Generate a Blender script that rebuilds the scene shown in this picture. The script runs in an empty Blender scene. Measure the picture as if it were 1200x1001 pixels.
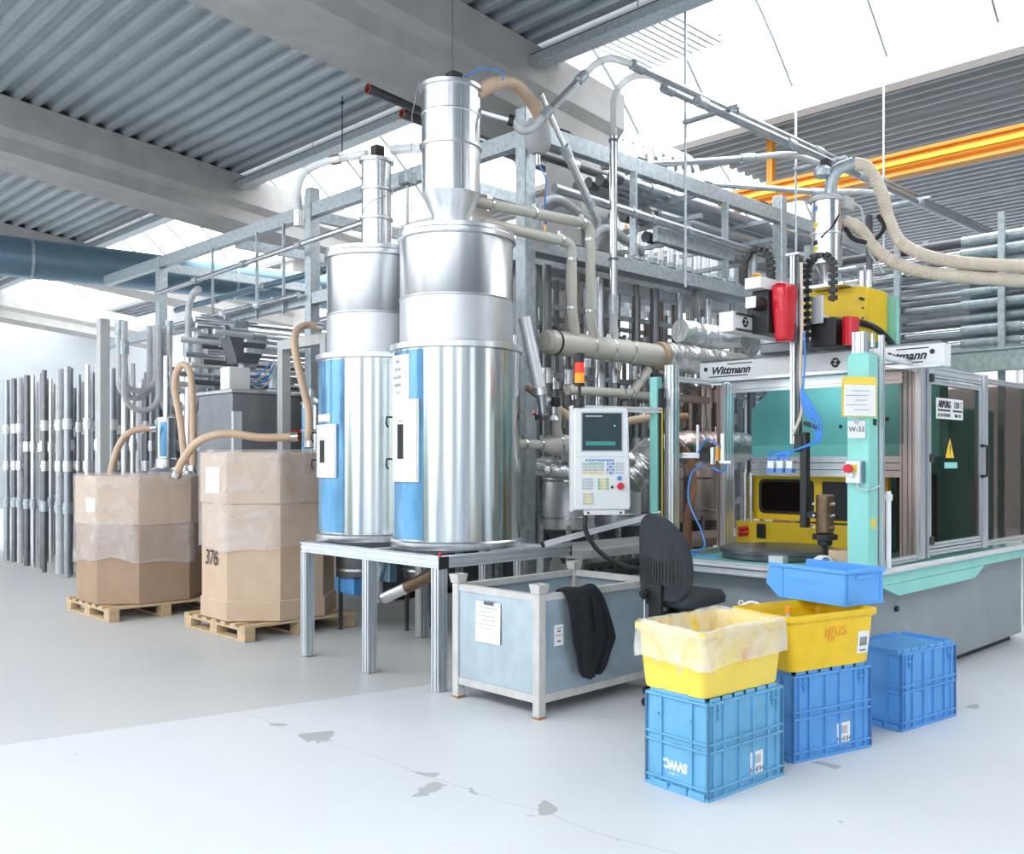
import bpy, math, random
from mathutils import Vector, Matrix
R = math.radians
random.seed(7)
scene = bpy.context.scene
COL = scene.collection

# ------------------------------------------------------------------ camera
cam_d = bpy.data.cameras.new('camera'); cam = bpy.data.objects.new('camera', cam_d); COL.objects.link(cam)
cam.location = (0, 0, 1.6)
cam.rotation_euler = (R(90), 0, R(44.1 - 90))
cam_d.sensor_width = 36.0; cam_d.lens = 1114 / 1200 * 36
cam_d.shift_x = -60 / 1200; cam_d.shift_y = 39.5 / 1200
cam_d.clip_end = 200
scene.camera = cam
# ------------------------------------------------------------------ world, light, exposure
world = bpy.data.worlds.new('world'); scene.world = world; world.use_nodes = True
bg = world.node_tree.nodes['Background']
bg.inputs[0].default_value = (0.90, 0.95, 1.0, 1); bg.inputs[1].default_value = 0.8
SKYLIGHT = 4.2            # brightness of the translucent roof lights
scene.view_settings.view_transform = 'Standard'; scene.view_settings.look = 'None'
scene.view_settings.exposure = -0.2; scene.view_settings.gamma = 1.0
scene.view_settings.use_curve_mapping = False
scene.cycles.max_bounces = 8; scene.cycles.transparent_max_bounces = 16
scene.cycles.caustics_reflective = False; scene.cycles.caustics_refractive = False

# ------------------------------------------------------------------ materials
MATS = {}
def mat(name, col, rough=.5, metal=0., var=.06, scale=6., bump=0., bscale=40., stretch=(1, 1, 1), spec=.5, coat=0.):
    m = bpy.data.materials.new(name); m.use_nodes = True; nt = m.node_tree; N = nt.nodes; L = nt.links
    b = N['Principled BSDF']
    b.inputs['Roughness'].default_value = rough; b.inputs['Metallic'].default_value = metal
    b.inputs['Specular IOR Level'].default_value = spec; b.inputs['Coat Weight'].default_value = coat
    tc = N.new('ShaderNodeTexCoord'); mp = N.new('ShaderNodeMapping'); mp.inputs['Scale'].default_value = stretch
    L.new(tc.outputs['Object'], mp.inputs[0])
    ns = N.new('ShaderNodeTexNoise'); ns.inputs['Scale'].default_value = scale; ns.inputs['Detail'].default_value = 4
    L.new(mp.outputs[0], ns.inputs[0])
    rp = N.new('ShaderNodeValToRGB')
    c = Vector(col)
    lo = c * (1 - var); hi = c * (1 + var)
    rp.color_ramp.elements[0].position = .3; rp.color_ramp.elements[1].position = .7
    rp.color_ramp.elements[0].color = (*lo, 1); rp.color_ramp.elements[1].color = (*[min(1, q) for q in hi], 1)
    L.new(ns.outputs[0], rp.inputs[0]); L.new(rp.outputs[0], b.inputs['Base Color'])
    if bump:
        n2 = N.new('ShaderNodeTexNoise'); n2.inputs['Scale'].default_value = bscale; n2.inputs['Detail'].default_value = 3
        L.new(mp.outputs[0], n2.inputs[0])
        bp = N.new('ShaderNodeBump'); bp.inputs['Strength'].default_value = bump; bp.inputs['Distance'].default_value = .02
        L.new(n2.outputs[0], bp.inputs['Height']); L.new(bp.outputs[0], b.inputs['Normal'])
    MATS[name] = m
    return m
def turned(name, col, rough, aniso, var=.07):
    """rolled sheet steel: reflections smear along the silo axis"""
    m = mat(name, col, rough, 1, var, 6, .05, 2.0, (1.6, 1.6, .06)); nt = m.node_tree; b = nt.nodes['Principled BSDF']
    b.inputs['Anisotropic'].default_value = aniso; b.inputs['Anisotropic Rotation'].default_value = .25
    tg = nt.nodes.new('ShaderNodeTangent'); tg.direction_type = 'RADIAL'; tg.axis = 'Z'; nt.links.new(tg.outputs[0], b.inputs['Tangent'])
def sheet(name, col, opac, rough=.1, nscale=6., contrast=.3, bump=.3, tint=(1, 1, 1)):
    """see-through plastic: a transparent and a glossy/diffuse layer mixed by a wrinkle noise"""
    m = bpy.data.materials.new(name); m.use_nodes = True; nt = m.node_tree; N = nt.nodes; L = nt.links
    b = N['Principled BSDF']; out = N['Material Output']
    b.inputs['Base Color'].default_value = (*col, 1); b.inputs['Roughness'].default_value = rough
    t = N.new('ShaderNodeBsdfTransparent'); t.inputs[0].default_value = (*tint, 1)
    mx = N.new('ShaderNodeMixShader')
    tc = N.new('ShaderNodeTexCoord'); ns = N.new('ShaderNodeTexNoise'); ns.inputs['Scale'].default_value = nscale
    ns.inputs['Detail'].default_value = 5; ns.inputs['Distortion'].default_value = 1.2
    L.new(tc.outputs['Object'], ns.inputs[0])
    mr = N.new('ShaderNodeMapRange'); mr.inputs[1].default_value = .35; mr.inputs[2].default_value = .7
    mr.inputs[3].default_value = max(0, opac - contrast / 2); mr.inputs[4].default_value = min(1, opac + contrast / 2)
    L.new(ns.outputs[0], mr.inputs[0]); L.new(mr.outputs[0], mx.inputs[0])
    L.new(t.outputs[0], mx.inputs[1]); L.new(b.outputs[0], mx.inputs[2]); L.new(mx.outputs[0], out.inputs[0])
    if bump:
        bp = N.new('ShaderNodeBump'); bp.inputs['Strength'].default_value = bump; bp.inputs['Distance'].default_value = .03
        L.new(ns.outputs[0], bp.inputs['Height']); L.new(bp.outputs[0], b.inputs['Normal'])
    MATS[name] = m
    return m
def glow(name, col, strength):
    m = bpy.data.materials.new(name); m.use_nodes = True; nt = m.node_tree; N = nt.nodes
    b = N['Principled BSDF']; b.inputs['Base Color'].default_value = (*col, 1)
    b.inputs['Emission Color'].default_value = (*col, 1); b.inputs['Emission Strength'].default_value = strength
    MATS[name] = m
    return m
mat('steel', (.74, .75, .77), .2, 1, .06, 3, .05, 5, (1, 1, .15))
mat('mirror_steel', (.70, .73, .73), .15, 1, .10, 2.5, .16, 1.1, (1.6, 1.6, .10))
turned('silo_shell', (.60, .635, .635), .20, .85); turned('silo_upper', (.72, .73, .74), .36, .85); turned('receiver_shell', (.74, .76, .78), .26, .8)
mat('brushed', (.72, .73, .75), .3, 1, .08, 30, .08, 60, (1, 1, .05))
mat('satin_steel', (.70, .71, .72), .27, 1, .10, 10, .22, 5, (1, 1, .02))
mat('dryer_steel', (.27, .28, .30), .42, .5, .12, 3)
mat('matte_steel', (.60, .61, .63), .42, .8, .05, 5)
mat('dark_steel', (.16, .17, .18), .35, .8, .2, 4)
mat('galv', (.47, .52, .55), .42, .65, .18, 22)
mat('galv_sheet', (.50, .60, .66), .32, .55, .08, 8, .02, 3)
mat('alu', (.74, .77, .80), .32, .75, .05, 14, 0, 40, (1, 1, .2))
mat('alu_light', (.80, .82, .84), .4, .35, .04, 10)
mat('pipe_grey', (.42, .45, .48), .28, .85, .12, 5)
mat('pipe_mid', (.20, .205, .215), .28, .85, .15, 5)
mat('pipe_brown', (.26, .205, .175), .32, .7, .15, 5)
mat('cabinet_dark', (.10, .105, .115), .45, .2, .15, 3)
mat('pipe_dark', (.13, .13, .14), .4, .5, .2, 6)
mat('pipe_copper', (.33, .14, .09), .5, .2, .2, 8)
mat('beige', (.70, .67, .59), .38, 0, .05, 4)
mat('tan_hose', (.66, .47, .33), .45, 0, .08, 10)
mat('cream_hose', (.72, .63, .52), .5, 0, .06, 10)
mat('foil', (.68, .69, .70), .30, .9, .08, 8, .9, 14)
mat('teal', (.29, .70, .63), .38, 0, .05, 3)
mat('teal_plate', (.20, .66, .65), .40, 0, .05, 3)
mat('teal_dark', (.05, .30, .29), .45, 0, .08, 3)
mat('yellow_paint', (.90, .62, .03), .4, 0, .06, 3)
mat('yellow_light', (.94, .70, .10), .42, 0, .04, 4)
mat('yellow_deep', (.92, .60, .015), .42, 0, .06, 12)
mat('orange', (.90, .36, .03), .4, 0, .06, 3)
mat('blue_crate', (.15, .42, .66), .42, 0, .10, 6)
mat('blue_crate_new', (.11, .35, .74), .38, 0, .06, 6)
mat('blue_bin', (.12, .40, .90), .36, 0, .04, 5)
mat('blue_film', (.13, .33, .55), .14, .3, .42, 5, .35, 5, (1, 1, .35))
mat('blue_hose', (.06, .28, .80), .35)
mat('blue_steel', (.16, .26, .34), .3, .5)
mat('red', (.72, .015, .035), .25, 0, .05, 4, 0, 40, (1, 1, 1), .5, .3)
mat('red_oxide', (.42, .10, .07), .6)
mat('white', (.86, .87, .88), .4, 0, .02)
mat('white_panel', (.80, .82, .82), .42, 0, .02)
mat('paper', (.88, .88, .87), .7, 0, .03, 20)
mat('grey_paint', (.55, .56, .56), .5, 0, .06, 5)
mat('warm_grey', (.58, .57, .55), .5, 0, .10, 8)
mat('base_grey', (.30, .335, .355), .5, 0, .06, 4)
mat('black', (.018, .019, .021), .45, 0, .2, 8)
mat('black_soft', (.030, .037, .044), .75, 0, .2, 30, .1, 200)
mat('cloth', (.012, .014, .018), .95, 0, .3, 30, .3, 300)
mat('print', (.03, .03, .035), .6)
mat('print_grey', (.35, .36, .4), .6)
mat('rust', (.42, .20, .09), .8, 0, .3, 30)
mat('cardboard', (.63, .46, .33), .8, 0, .06, 5, .05, 60)
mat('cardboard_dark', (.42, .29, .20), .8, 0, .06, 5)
mat('wood', (.60, .44, .27), .75, 0, .2, 6, .1, 30, (.3, 3, 3))
mat('concrete', (.44, .43, .42), .85, 0, .10, 3, .15, 30)
mat('concrete_light', (.62, .61, .60), .85, 0, .07, 3, .12, 30)
mat('deck', (.36, .40, .43), .45, .3, .06, 3)
mat('wall', (.42, .44, .46), .8, 0, .06, 1)
mat('screen', (.03, .05, .06), .1, 0, .1)
mat('key_blue', (.10, .28, .65), .5); mat('key_green', (.25, .55, .38), .5); mat('key_yellow', (.85, .68, .25), .5); mat('key_grey', (.50, .54, .58), .5)
mat('dark_gap', (.02, .022, .025), .7)
mat('brown_steel', (.20, .13, .08), .35, .7, .3, 10)
mat('orange_label', (.80, .12, .03), .6)
sheet('film', (.86, .84, .85), .30, .25, 3.2, .22, .5)
sheet('liner', (.93, .93, .93), .38, .18, 5., .34, .6)
sheet('clear_hose', (.70, .72, .74), .80, .15, 5., .2, .0)
sheet('tinted_pane', (.05, .045, .04), .07, .03, 2., .02, 0, (.80, .70, .66))
sheet('clear_pane', (.10, .12, .12), .05, .03, 2., .02, 0, (.86, .91, .92))
sheet('dark_pane', (.04, .03, .03), .08, .03, 2., .02, 0, (.66, .60, .56))
glow('roof_light', (.95, .98, 1.0), SKYLIGHT)
glow('window_light', (.95, .98, 1.0), 1.6); glow('tall_window', (.95, .98, 1.0), 2.2); glow('work_light', (1., 1., 1.), 22.)
glow('lamp_red', (.9, .05, .03), .35); glow('lamp_orange', (1., .30, .02), .5)
glow('led_green', (.1, .9, .4), 2.0)

# ------------------------------------------------------------------ mesh helpers
def V3(p): return Vector(p)
def frame_axes(d, up=(0, 0, 1)):
    d = V3(d).normalized(); up = V3(up)
    if abs(d.dot(up)) > .98: up = Vector((0, 1, 0)) if abs(d.y) < .9 else Vector((1, 0, 0))
    s = d.cross(up).normalized(); u = s.cross(d).normalized()
    return d, s, u
def spline(pts, n=8):
    P = [V3(p) for p in pts]; P = [P[0] * 2 - P[1]] + P + [P[-1] * 2 - P[-2]]; out = []
    for i in range(1, len(P) - 2):
        a, b, c, d = P[i - 1:i + 3]
        for k in range(n):
            t = k / n
            out.append(.5 * ((2 * b) + (c - a) * t + (2 * a - 5 * b + 4 * c - d) * t * t + (3 * b - a - 3 * c + d) * t ** 3))
    out.append(P[-2]); return out
def arc(c, a, b, r, t0, t1, n=12):
    c, a, b = V3(c), V3(a), V3(b)
    return [c + a * r * math.cos(R(t0 + (t1 - t0) * k / n)) + b * r * math.sin(R(t0 + (t1 - t0) * k / n)) for k in range(n + 1)]
class MB:
    def __init__(s): s.v = []; s.f = []
    def add(s, vs, fs):
        o = len(s.v); s.v += [tuple(q) for q in vs]; s.f += [tuple(i + o for i in f) for f in fs]; return s
    def box(s, x0, x1, y0, y1, z0, z1):
        return s.add([(x, y, z) for z in (z0, z1) for y in (y0, y1) for x in (x0, x1)],
                     [(0, 2, 3, 1), (4, 5, 7, 6), (0, 1, 5, 4), (2, 6, 7, 3), (0, 4, 6, 2), (1, 3, 7, 5)])
    def bar(s, p0, p1, w, h, up=(0, 0, 1)):
        p0, p1 = V3(p0), V3(p1); d, sd, u = frame_axes(p1 - p0, up)
        vs = [p + sd * a * w / 2 + u * b * h / 2 for p in (p0, p1) for a, b in ((-1, -1), (1, -1), (1, 1), (-1, 1))]
        return s.add(vs, [(0, 1, 2, 3), (7, 6, 5, 4), (0, 4, 5, 1), (1, 5, 6, 2), (2, 6, 7, 3), (3, 7, 4, 0)])
    def extrude(s, poly, vec):
        vec = V3(vec); n = len(poly); P = [V3(p) for p in poly]
        return s.add(P + [p + vec for p in P], [tuple(range(n))[::-1], tuple(range(n, 2 * n))] + [(i, (i + 1) % n, n + (i + 1) % n, n + i) for i in range(n)])
    def cyl(s, p0, p1, r0, r1=None, n=16, cap=True):
        r1 = r0 if r1 is None else r1; p0, p1 = V3(p0), V3(p1); d, sd, u = frame_axes(p1 - p0)
        ring = [(math.cos(2 * math.pi * k / n), math.sin(2 * math.pi * k / n)) for k in range(n)]
        vs = [p0 + (sd * c + u * q) * r0 for c, q in ring] + [p1 + (sd * c + u * q) * r1 for c, q in ring]
        fs = [(i, (i + 1) % n, n + (i + 1) % n, n + i) for i in range(n)]
        if cap: fs += [tuple(range(n))[::-1], tuple(range(n, 2 * n))]
        return s.add(vs, fs)
    def tube(s, path, r, n=10, cap=True):
        P = [V3(p) for p in path]; m = len(P); rr = r if isinstance(r, (list, tuple)) else [r] * m
        T = [(P[min(i + 1, m - 1)] - P[max(i - 1, 0)]).normalized() for i in range(m)]
        d, sd, u = frame_axes(T[0]); vs = []
        for i in range(m):
            sd = (sd - T[i] * sd.dot(T[i])).normalized(); u = sd.cross(T[i])
            for k in range(n):
                a = 2 * math.pi * k / n
                vs.append(P[i] + (sd * math.cos(a) + u * math.sin(a)) * rr[i])
        fs = [(i * n + k, i * n + (k + 1) % n, (i + 1) * n + (k + 1) % n, (i + 1) * n + k) for i in range(m - 1) for k in range(n)]
        if cap: fs += [tuple(range(n))[::-1], tuple(range((m - 1) * n, m * n))]
        return s.add(vs, fs)
    def lathe(s, c, prof, n=40, cap=True):
        cx, cy, cz = c; vs = []; m = len(prof)
        for r, z in prof:
            for k in range(n):
                a = 2 * math.pi * k / n; vs.append((cx + r * math.cos(a), cy + r * math.sin(a), cz + z))
        fs = [(i * n + k, i * n + (k + 1) % n, (i + 1) * n + (k + 1) % n, (i + 1) * n + k) for i in range(m - 1) for k in range(n)]
        if cap: fs += [tuple(range(n))[::-1], tuple(range((m - 1) * n, m * n))]
        return s.add(vs, fs)
    def patch(s, cx, cy, r, a0, a1, z0, z1, t, n=10):
        vs = []
        for k in range(n + 1):
            a = R(a0 + (a1 - a0) * k / n); c, q = math.cos(a), math.sin(a)
            vs += [(cx + rr * c, cy + rr * q, z) for rr, z in ((r, z0), (r + t, z0), (r + t, z1), (r, z1))]
        fs = [(4 * k + j, 4 * k + (j + 1) % 4, 4 * k + 4 + (j + 1) % 4, 4 * k + 4 + j) for k in range(n) for j in range(4)]
        return s.add(vs, fs + [(3, 2, 1, 0), (4 * n, 4 * n + 1, 4 * n + 2, 4 * n + 3)])
    def prof(s, p0, p1, nx=1, ny=1, m=.04, up=(0, 0, 1), slot=.012, dep=.014):
        """slotted aluminium extrusion, nx by ny modules wide, nx across, ny along up"""
        p0, p1 = V3(p0), V3(p1); d, sd, u = frame_axes(p1 - p0, up); W, H = nx * m, ny * m
        pts = []
        def side(a, b, nrm, k):
            a, b = Vector(a), Vector(b); e = (b - a).normalized(); pts.append(a)
            for i in range(k):
                c = a + e * m * (i + .5)
                pts.extend([c - e * slot / 2, c - e * slot / 2 - Vector(nrm) * dep, c + e * slot / 2 - Vector(nrm) * dep, c + e * slot / 2])
        side((-W / 2, -H / 2), (W / 2, -H / 2), (0, -1), nx); side((W / 2, -H / 2), (W / 2, H / 2), (1, 0), ny)
        side((W / 2, H / 2), (-W / 2, H / 2), (0, 1), nx); side((-W / 2, H / 2), (-W / 2, -H / 2), (-1, 0), ny)
        return s.extrude([p0 + sd * q.x + u * q.y for q in pts], p1 - p0)
    def build(s, name, m, parent=None, smooth=35, bevel=0, world=True):
        me = bpy.data.meshes.new(name); off = Vector((0, 0, 0))
        if parent is not None and world: off = Vector(parent.get('_o', (0, 0, 0)))
        me.from_pydata([(x - off.x, y - off.y, z - off.z) for x, y, z in s.v], [], s.f)
        for p in me.polygons: p.use_smooth = True
        me.set_sharp_from_angle(angle=R(smooth))
        me.materials.append(MATS[m])
        o = bpy.data.objects.new(name, me); COL.objects.link(o)
        if bevel:
            b = o.modifiers.new('bevel', 'BEVEL'); b.width = bevel; b.segments = 2; b.limit_method = 'ANGLE'; b.angle_limit = R(50)
        if parent is not None:
            o.parent = parent
            o['_o'] = tuple(off)
        return o
def thing(name, label, cat, loc=(0, 0, 0), rotz=0, group=None):
    o = bpy.data.objects.new(name, None); COL.objects.link(o); o.empty_display_size = .1
    o.location = loc; o.rotation_euler = (0, 0, R(rotz)); o['label'] = label; o['category'] = cat
    if group: o['group'] = group
    o['_o'] = tuple(loc)
    return o
def tag(o, label, cat, group=None):
    o['label'] = label; o['category'] = cat
    if group: o['group'] = group
    return o
def struct(o, label=None):
    o['kind'] = 'structure'
    if label: o['label'] = label
    return o
def lab(o, label): o['label'] = label; return o
def copy_tree(o, parent=None, loc=None, rotz=None, label=None):
    c = o.copy(); COL.objects.link(c)
    if parent is not None: c.parent = parent
    if loc is not None: c.location = loc; c['_o'] = tuple(loc)
    if rotz is not None: c.rotation_euler = (0, 0, R(rotz))
    if label: c['label'] = label
    for ch in list(o.children): copy_tree(ch, c)
    return c
def text(body, p, xd, up, size, m, parent, name='lettering', world=True, shear=0, align='CENTER', depth=.0008, sx=1.0, bold=0.):
    cu = bpy.data.curves.new('t', 'FONT'); cu.body = body; cu.size = size; cu.shear = shear; cu.align_x = align; cu.align_y = 'CENTER'; cu.extrude = depth; cu.offset = bold
    ob = bpy.data.objects.new('t', cu); COL.objects.link(ob)
    me = bpy.data.meshes.new_from_object(ob.evaluated_get(bpy.context.evaluated_depsgraph_get()))
    bpy.data.objects.remove(ob); bpy.data.curves.remove(cu)
    xd = V3(xd).normalized(); up = V3(up).normalized(); nz = xd.cross(up)
    off = Vector(parent.get('_o', (0, 0, 0))) if world else Vector((0, 0, 0)); p = V3(p) - off
    for v in me.vertices: v.co = p + xd * v.co.x * sx + up * v.co.y + nz * v.co.z
    me.materials.clear(); me.materials.append(MATS[m]); me.name = name
    o = bpy.data.objects.new(name, me); COL.objects.link(o); o.parent = parent; return o
def quad_plate(mb, c, xd, up, w, h, t):
    c, xd, up = V3(c), V3(xd).normalized(), V3(up).normalized(); n = xd.cross(up)
    P = [c + xd * a * w / 2 + up * b * h / 2 for a, b in ((-1, -1), (1, -1), (1, 1), (-1, 1))]
    return mb.extrude(P, n * t)

# ================================================================== THE HALL
def jl(X): return 5.664 - .222 * (X - 3.1)           # joint between the white coating and the bare slab
def floor_mat(name, col, wear):
    m = bpy.data.materials.new(name); m.use_nodes = True; nt = m.node_tree; N = nt.nodes; L = nt.links
    b = N['Principled BSDF']; b.inputs['Roughness'].default_value = .42; b.inputs['Specular IOR Level'].default_value = .35
    tc = N.new('ShaderNodeTexCoord')
    def noise(scale, detail=4, dist=0.):
        n = N.new('ShaderNodeTexNoise'); n.inputs['Scale'].default_value = scale; n.inputs['Detail'].default_value = detail
        n.inputs['Distortion'].default_value = dist; L.new(tc.outputs['Object'], n.inputs[0]); return n.outputs[0]
    def math_(op, a, b_):
        n = N.new('ShaderNodeMath'); n.operation = op
        for i, q in enumerate((a, b_)):
            if q is None: continue
            if hasattr(q, 'default_value') or hasattr(q, 'is_linked'): L.new(q, n.inputs[i])
            else: n.inputs[i].default_value = q
        return n.outputs[0]
    rp = N.new('ShaderNodeValToRGB'); c = Vector(col)
    rp.color_ramp.elements[0].position = .3; rp.color_ramp.elements[1].position = .72
    rp.color_ramp.elements[0].color = (*(c * .95), 1); rp.color_ramp.elements[1].color = (*c, 1)
    L.new(noise(.9, 5), rp.inputs[0]); colour = rp.outputs[0]
    if wear:
        # worn-off flakes strung along a hairline crack that crosses the coating
        sp = N.new('ShaderNodeSeparateXYZ'); L.new(tc.outputs['Object'], sp.inputs[0])
        ax, ay, bx, by = wear; dx, dy = bx - ax, by - ay; l = math.hypot(dx, dy); nx, ny = -dy / l, dx / l
        dist = math_('ADD', math_('ADD', math_('MULTIPLY', sp.outputs[0], nx), math_('MULTIPLY', sp.outputs[1], ny)), -(ax * nx + ay * ny))
        wob = math_('MULTIPLY', math_('SUBTRACT', noise(1.2, 3), .5), .22)
        ad = math_('ABSOLUTE', math_('ADD', dist, wob), None)
        near = N.new('ShaderNodeMapRange'); near.inputs[1].default_value = 0; near.inputs[2].default_value = .32; near.inputs[3].default_value = .15; near.inputs[4].default_value = 0
        L.new(ad, near.inputs[0])
        flake = math_('GREATER_THAN', math_('ADD', noise(2.6, 9, .35), near.outputs[0]), .735)
        speck = math_('GREATER_THAN', noise(13, 3), .755)
        crack = math_('LESS_THAN', ad, .0035)
        mk = math_('MAXIMUM', math_('MAXIMUM', flake, speck), math_('MULTIPLY', crack, .55))
        mx = N.new('ShaderNodeMix'); mx.data_type = 'RGBA'; L.new(mk, mx.inputs[0]); L.new(colour, mx.inputs[6]); mx.inputs[7].default_value = (.46, .47, .47, 1)
        colour = mx.outputs[2]
    L.new(colour, b.inputs['Base Color'])
    MATS[name] = m
floor_mat('floor_white', (.74, .755, .785), (2.933, 5.156, 3.069, 2.818))
floor_mat('floor_grey', (.62, .625, .63), None)
f = MB(); f.add([(-14, -14, 0), (30, -14, 0), (30, jl(30), 0), (-14, jl(-14), 0)], [(0, 1, 2, 3)])
struct(f.build('floor', 'floor_white'), 'white coated concrete floor with worn flakes along a hairline crack')
f = MB(); f.add([(-14, jl(-14) + .009, -.002), (30, jl(30) + .009, -.002), (30, 40, -.002), (-14, 40, -.002)], [(0, 1, 2, 3)])
struct(f.build('floor', 'floor_grey'), 'bare grey concrete floor beyond the slab joint')
f = MB(); f.box(-14, 30, -14, 40, -.2, -.012); struct(f.build('floor', 'concrete'), 'dark slab joint under the floor')
def zd(X): return 6.15 - .1 * (X - 7.3)
def deck(name, x0, x1, y0, y1, zf, pitch=.24, h=.075):
    mb = MB(); vs = []; x = x0
    while x < x1:
        for dx, dz in ((0, 0), (.30, 0), (.42, 1), (.88, 1)):
            X = x + dx * pitch; vs.append((X, zf(X) + dz * h))
        x += pitch
    n = len(vs)
    mb.add([(a, y0, z) for a, z in vs] + [(a, y1, z) for a, z in vs], [(i, i + 1, n + i + 1, n + i) for i in range(n - 1)])
    return mb.build(name, 'deck', smooth=20)
struct(deck('ceiling', -1.0, 7.4, -12, 36, zd), 'grey corrugated steel roof deck between the concrete girders')
zf2 = lambda X: 6.85 - .04 * (X - 12.2)
struct(deck('ceiling', 12.2, 13.9, -12, 36, zf2), 'corrugated steel roof deck strip between the two roof lights')
struct(deck('ceiling', 13.9, 18.4, -12, 9.6, zf2), 'corrugated steel roof deck behind the crane girder')
struct(deck('ceiling', 18.4, 24, -12, 36, zf2), 'corrugated steel roof deck at the far wall')
def girder(y0, y1, x0, x1, drop, m):
    mb = MB(); prof = [(y0, 0), (y0, -.42), (y0 + .10, -.52), (y0 + .10, -drop), (y1, -drop), (y1, 0)]
    A = [(x0, y, zd(x0) + z) for y, z in prof]; B = [(x1, y, zd(x1) + z) for y, z in prof]
    n = len(prof)
    mb.add(A + B, [tuple(range(n)), tuple(range(n, 2 * n))[::-1]] + [(i, n + i, n + (i + 1) % n, (i + 1) % n) for i in range(n)])
    return mb
for i, (y0, y1) in enumerate(((7.45, 8.45), (14.2, 15.2), (21, 22), (28, 29), (.6, 1.6))):
    struct(girder(y0, y1, -1, 8.75 if i == 0 else 12.2, .72, 'concrete').build('trim_%d' % (i + 1), 'concrete'), 'deep grey concrete roof girder')
    cx_ = 8.2 if i == 0 else 12.25
    f = MB(); f.box(cx_, cx_ + .55, y0 + .2, y1 - .2, 0, zd(8.75) - .721 if i == 0 else 6.8); struct(f.build('trim_%d' % (i + 11), 'concrete_light', bevel=.01), 'pale concrete column carrying the roof')
def vault(x0, z0, x1, z1, y0, y1, rise, nrib, i):
    P = [];
    for k in range(17):
        t = k / 16; P.append((x0 + (x1 - x0) * t, z0 + (z1 - z0) * t + rise * math.sin(math.pi * t)))
    n = 17; mb = MB(); mb.add([(x, y0, z) for x, z in P] + [(x, y1, z) for x, z in P], [(k, k + 1, n + k + 1, n + k) for k in range(n - 1)])
    w = mb.build('window_%d' % i, 'roof_light'); struct(w, 'translucent white barrel roof light')
    for k in range(nrib):
        y = y0 + (y1 - y0) * (k + .5) / nrib
        rb = MB(); rb.tube([(x, y, z - .05) for x, z in P], .03, 6); rb.build('glazing_bar', 'pipe_grey', w)
    return w
vault(7.65, 6.25, 12.0, 6.95, -12, 36, 1.7, 34, 1)
vault(13.9, 6.85, 18.4, 6.75, 9.6, 36, 1.5, 18, 31)  # extra glowing roof light, added as a bright backdrop behind the frame
vault(-6.0, 6.95, -1.2, 6.95, -12, 36, 1.7, 6, 2)
f = MB(); f.box(11.95, 12.2, -12, 36, 6.55, 6.95); struct(f.build('trim_21', 'white'), 'white kerb along the far edge of the roof light')
f = MB(); f.box(7.42, 7.62, -12, 36, 6.05, 6.30); struct(f.build('trim_22', 'alu_light'), 'pale kerb along the near edge of the roof light')
f = MB(); f.box(24, 24.3, -14, 40, 0, 9); struct(f.build('wall_back', 'wall'), 'pale far hall wall')
f = MB(); f.box(-14, 24, 36, 36.3, 0, 9); struct(f.build('wall_left', 'wall'), 'pale side hall wall')
# bright strip windows in the far walls
for i, (x0, x1, y0, y1) in enumerate(((23.9, 24.0, 2, 14), (23.9, 24, 16, 30))):
    f = MB(); f.box(x0, x1, y0, y1, 3.4, 6.2); w = struct(f.build('window_%d' % (i + 3), 'window_light'), 'bright daylight strip window in far wall')
    for k in range(9):
        b = MB(); y = y0 + (y1 - y0) * k / 8; b.box(x0 - .06, x0 + .02, y - .05, y + .05, 3.4, 6.2); b.build('window_bar', 'alu_light', w)
# walls behind the photographer, with tall daylight windows
f = MB(); f.box(-9.3, -9, -9, 40, 0, 9); struct(f.build('wall_front', 'wall'), 'pale hall wall with tall windows')
f = MB(); f.box(-9, 24, -9.3, -9, 0, 9); struct(f.build('wall_right', 'wall'), 'pale hall wall with narrow windows')
for k, (y, wd) in enumerate(((-6.5, 5.0), (1.0, 7.5), (11.0, 7.5), (21, 8))):
    f = MB(); f.box(-8.999, -8.95, y, y + wd, 1.2, 5.8); w = struct(f.build('window_%d' % (7 + k), 'tall_window'), 'tall bright daylight window')
    for q in (0, wd):
        b = MB(); b.box(-8.95, -8.90, y + q - .04, y + q + .04, 1.0, 5.8); b.build('window_bar', 'dark_steel', w)
for k in range(4):
    x = -7 + k * 7.5; f = MB(); f.box(x, x + 2.2, -8.999, -8.95, 1.6, 5.4); w = struct(f.build('window_%d' % (17 + k), 'window_light'), 'narrow bright daylight window')
    for q in (0, 1.1, 2.2):
        b = MB(); b.box(x + q - .04, x + q + .04, -8.95, -8.90, 1.6, 5.4); b.build('window_bar', 'dark_steel', w)
# cable channel along the roof-light edge, hung from the deck
t = thing('cable_channel', 'long galvanised cable channel hung along the roof-light edge', 'channel', (7.25, -8, 5.9))
f = MB(); f.box(7.16, 7.34, -8, 34, 5.90, 5.915).box(7.16, 7.175, -8, 34, 5.915, 6.0).box(7.325, 7.34, -8, 34, 5.915, 6.0); f.build('trough', 'galv', t)
f = MB(); f.box(7.16, 7.34, -8, 34, 6.001, 6.012); f.build('cover', 'dark_gap', t)
for k in range(14):
    f = MB(); y = -6 + k * 3; f.cyl((7.25, y, 6.0), (7.25, y, zd(7.25)), .008, n=6); f.build('hanger', 'galv', t)
# louvre of slats under the roof light
t = thing('slatted_louvre', 'slatted metal louvre hanging under the bright roof light', 'louvre', (8.4, 6.7, 6.34))
for k in range(12):
    f = MB(); y = 6.2 + k * .1; f.box(7.75, 9.0, y, y + .035, 6.34, 6.40); f.build('slat', 'alu_light', t)
for x in (7.8, 8.9):
    f = MB(); f.box(x, x + .05, 6.15, 7.4, 6.4005, 6.44); f.build('rail', 'alu_light', t)
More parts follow.
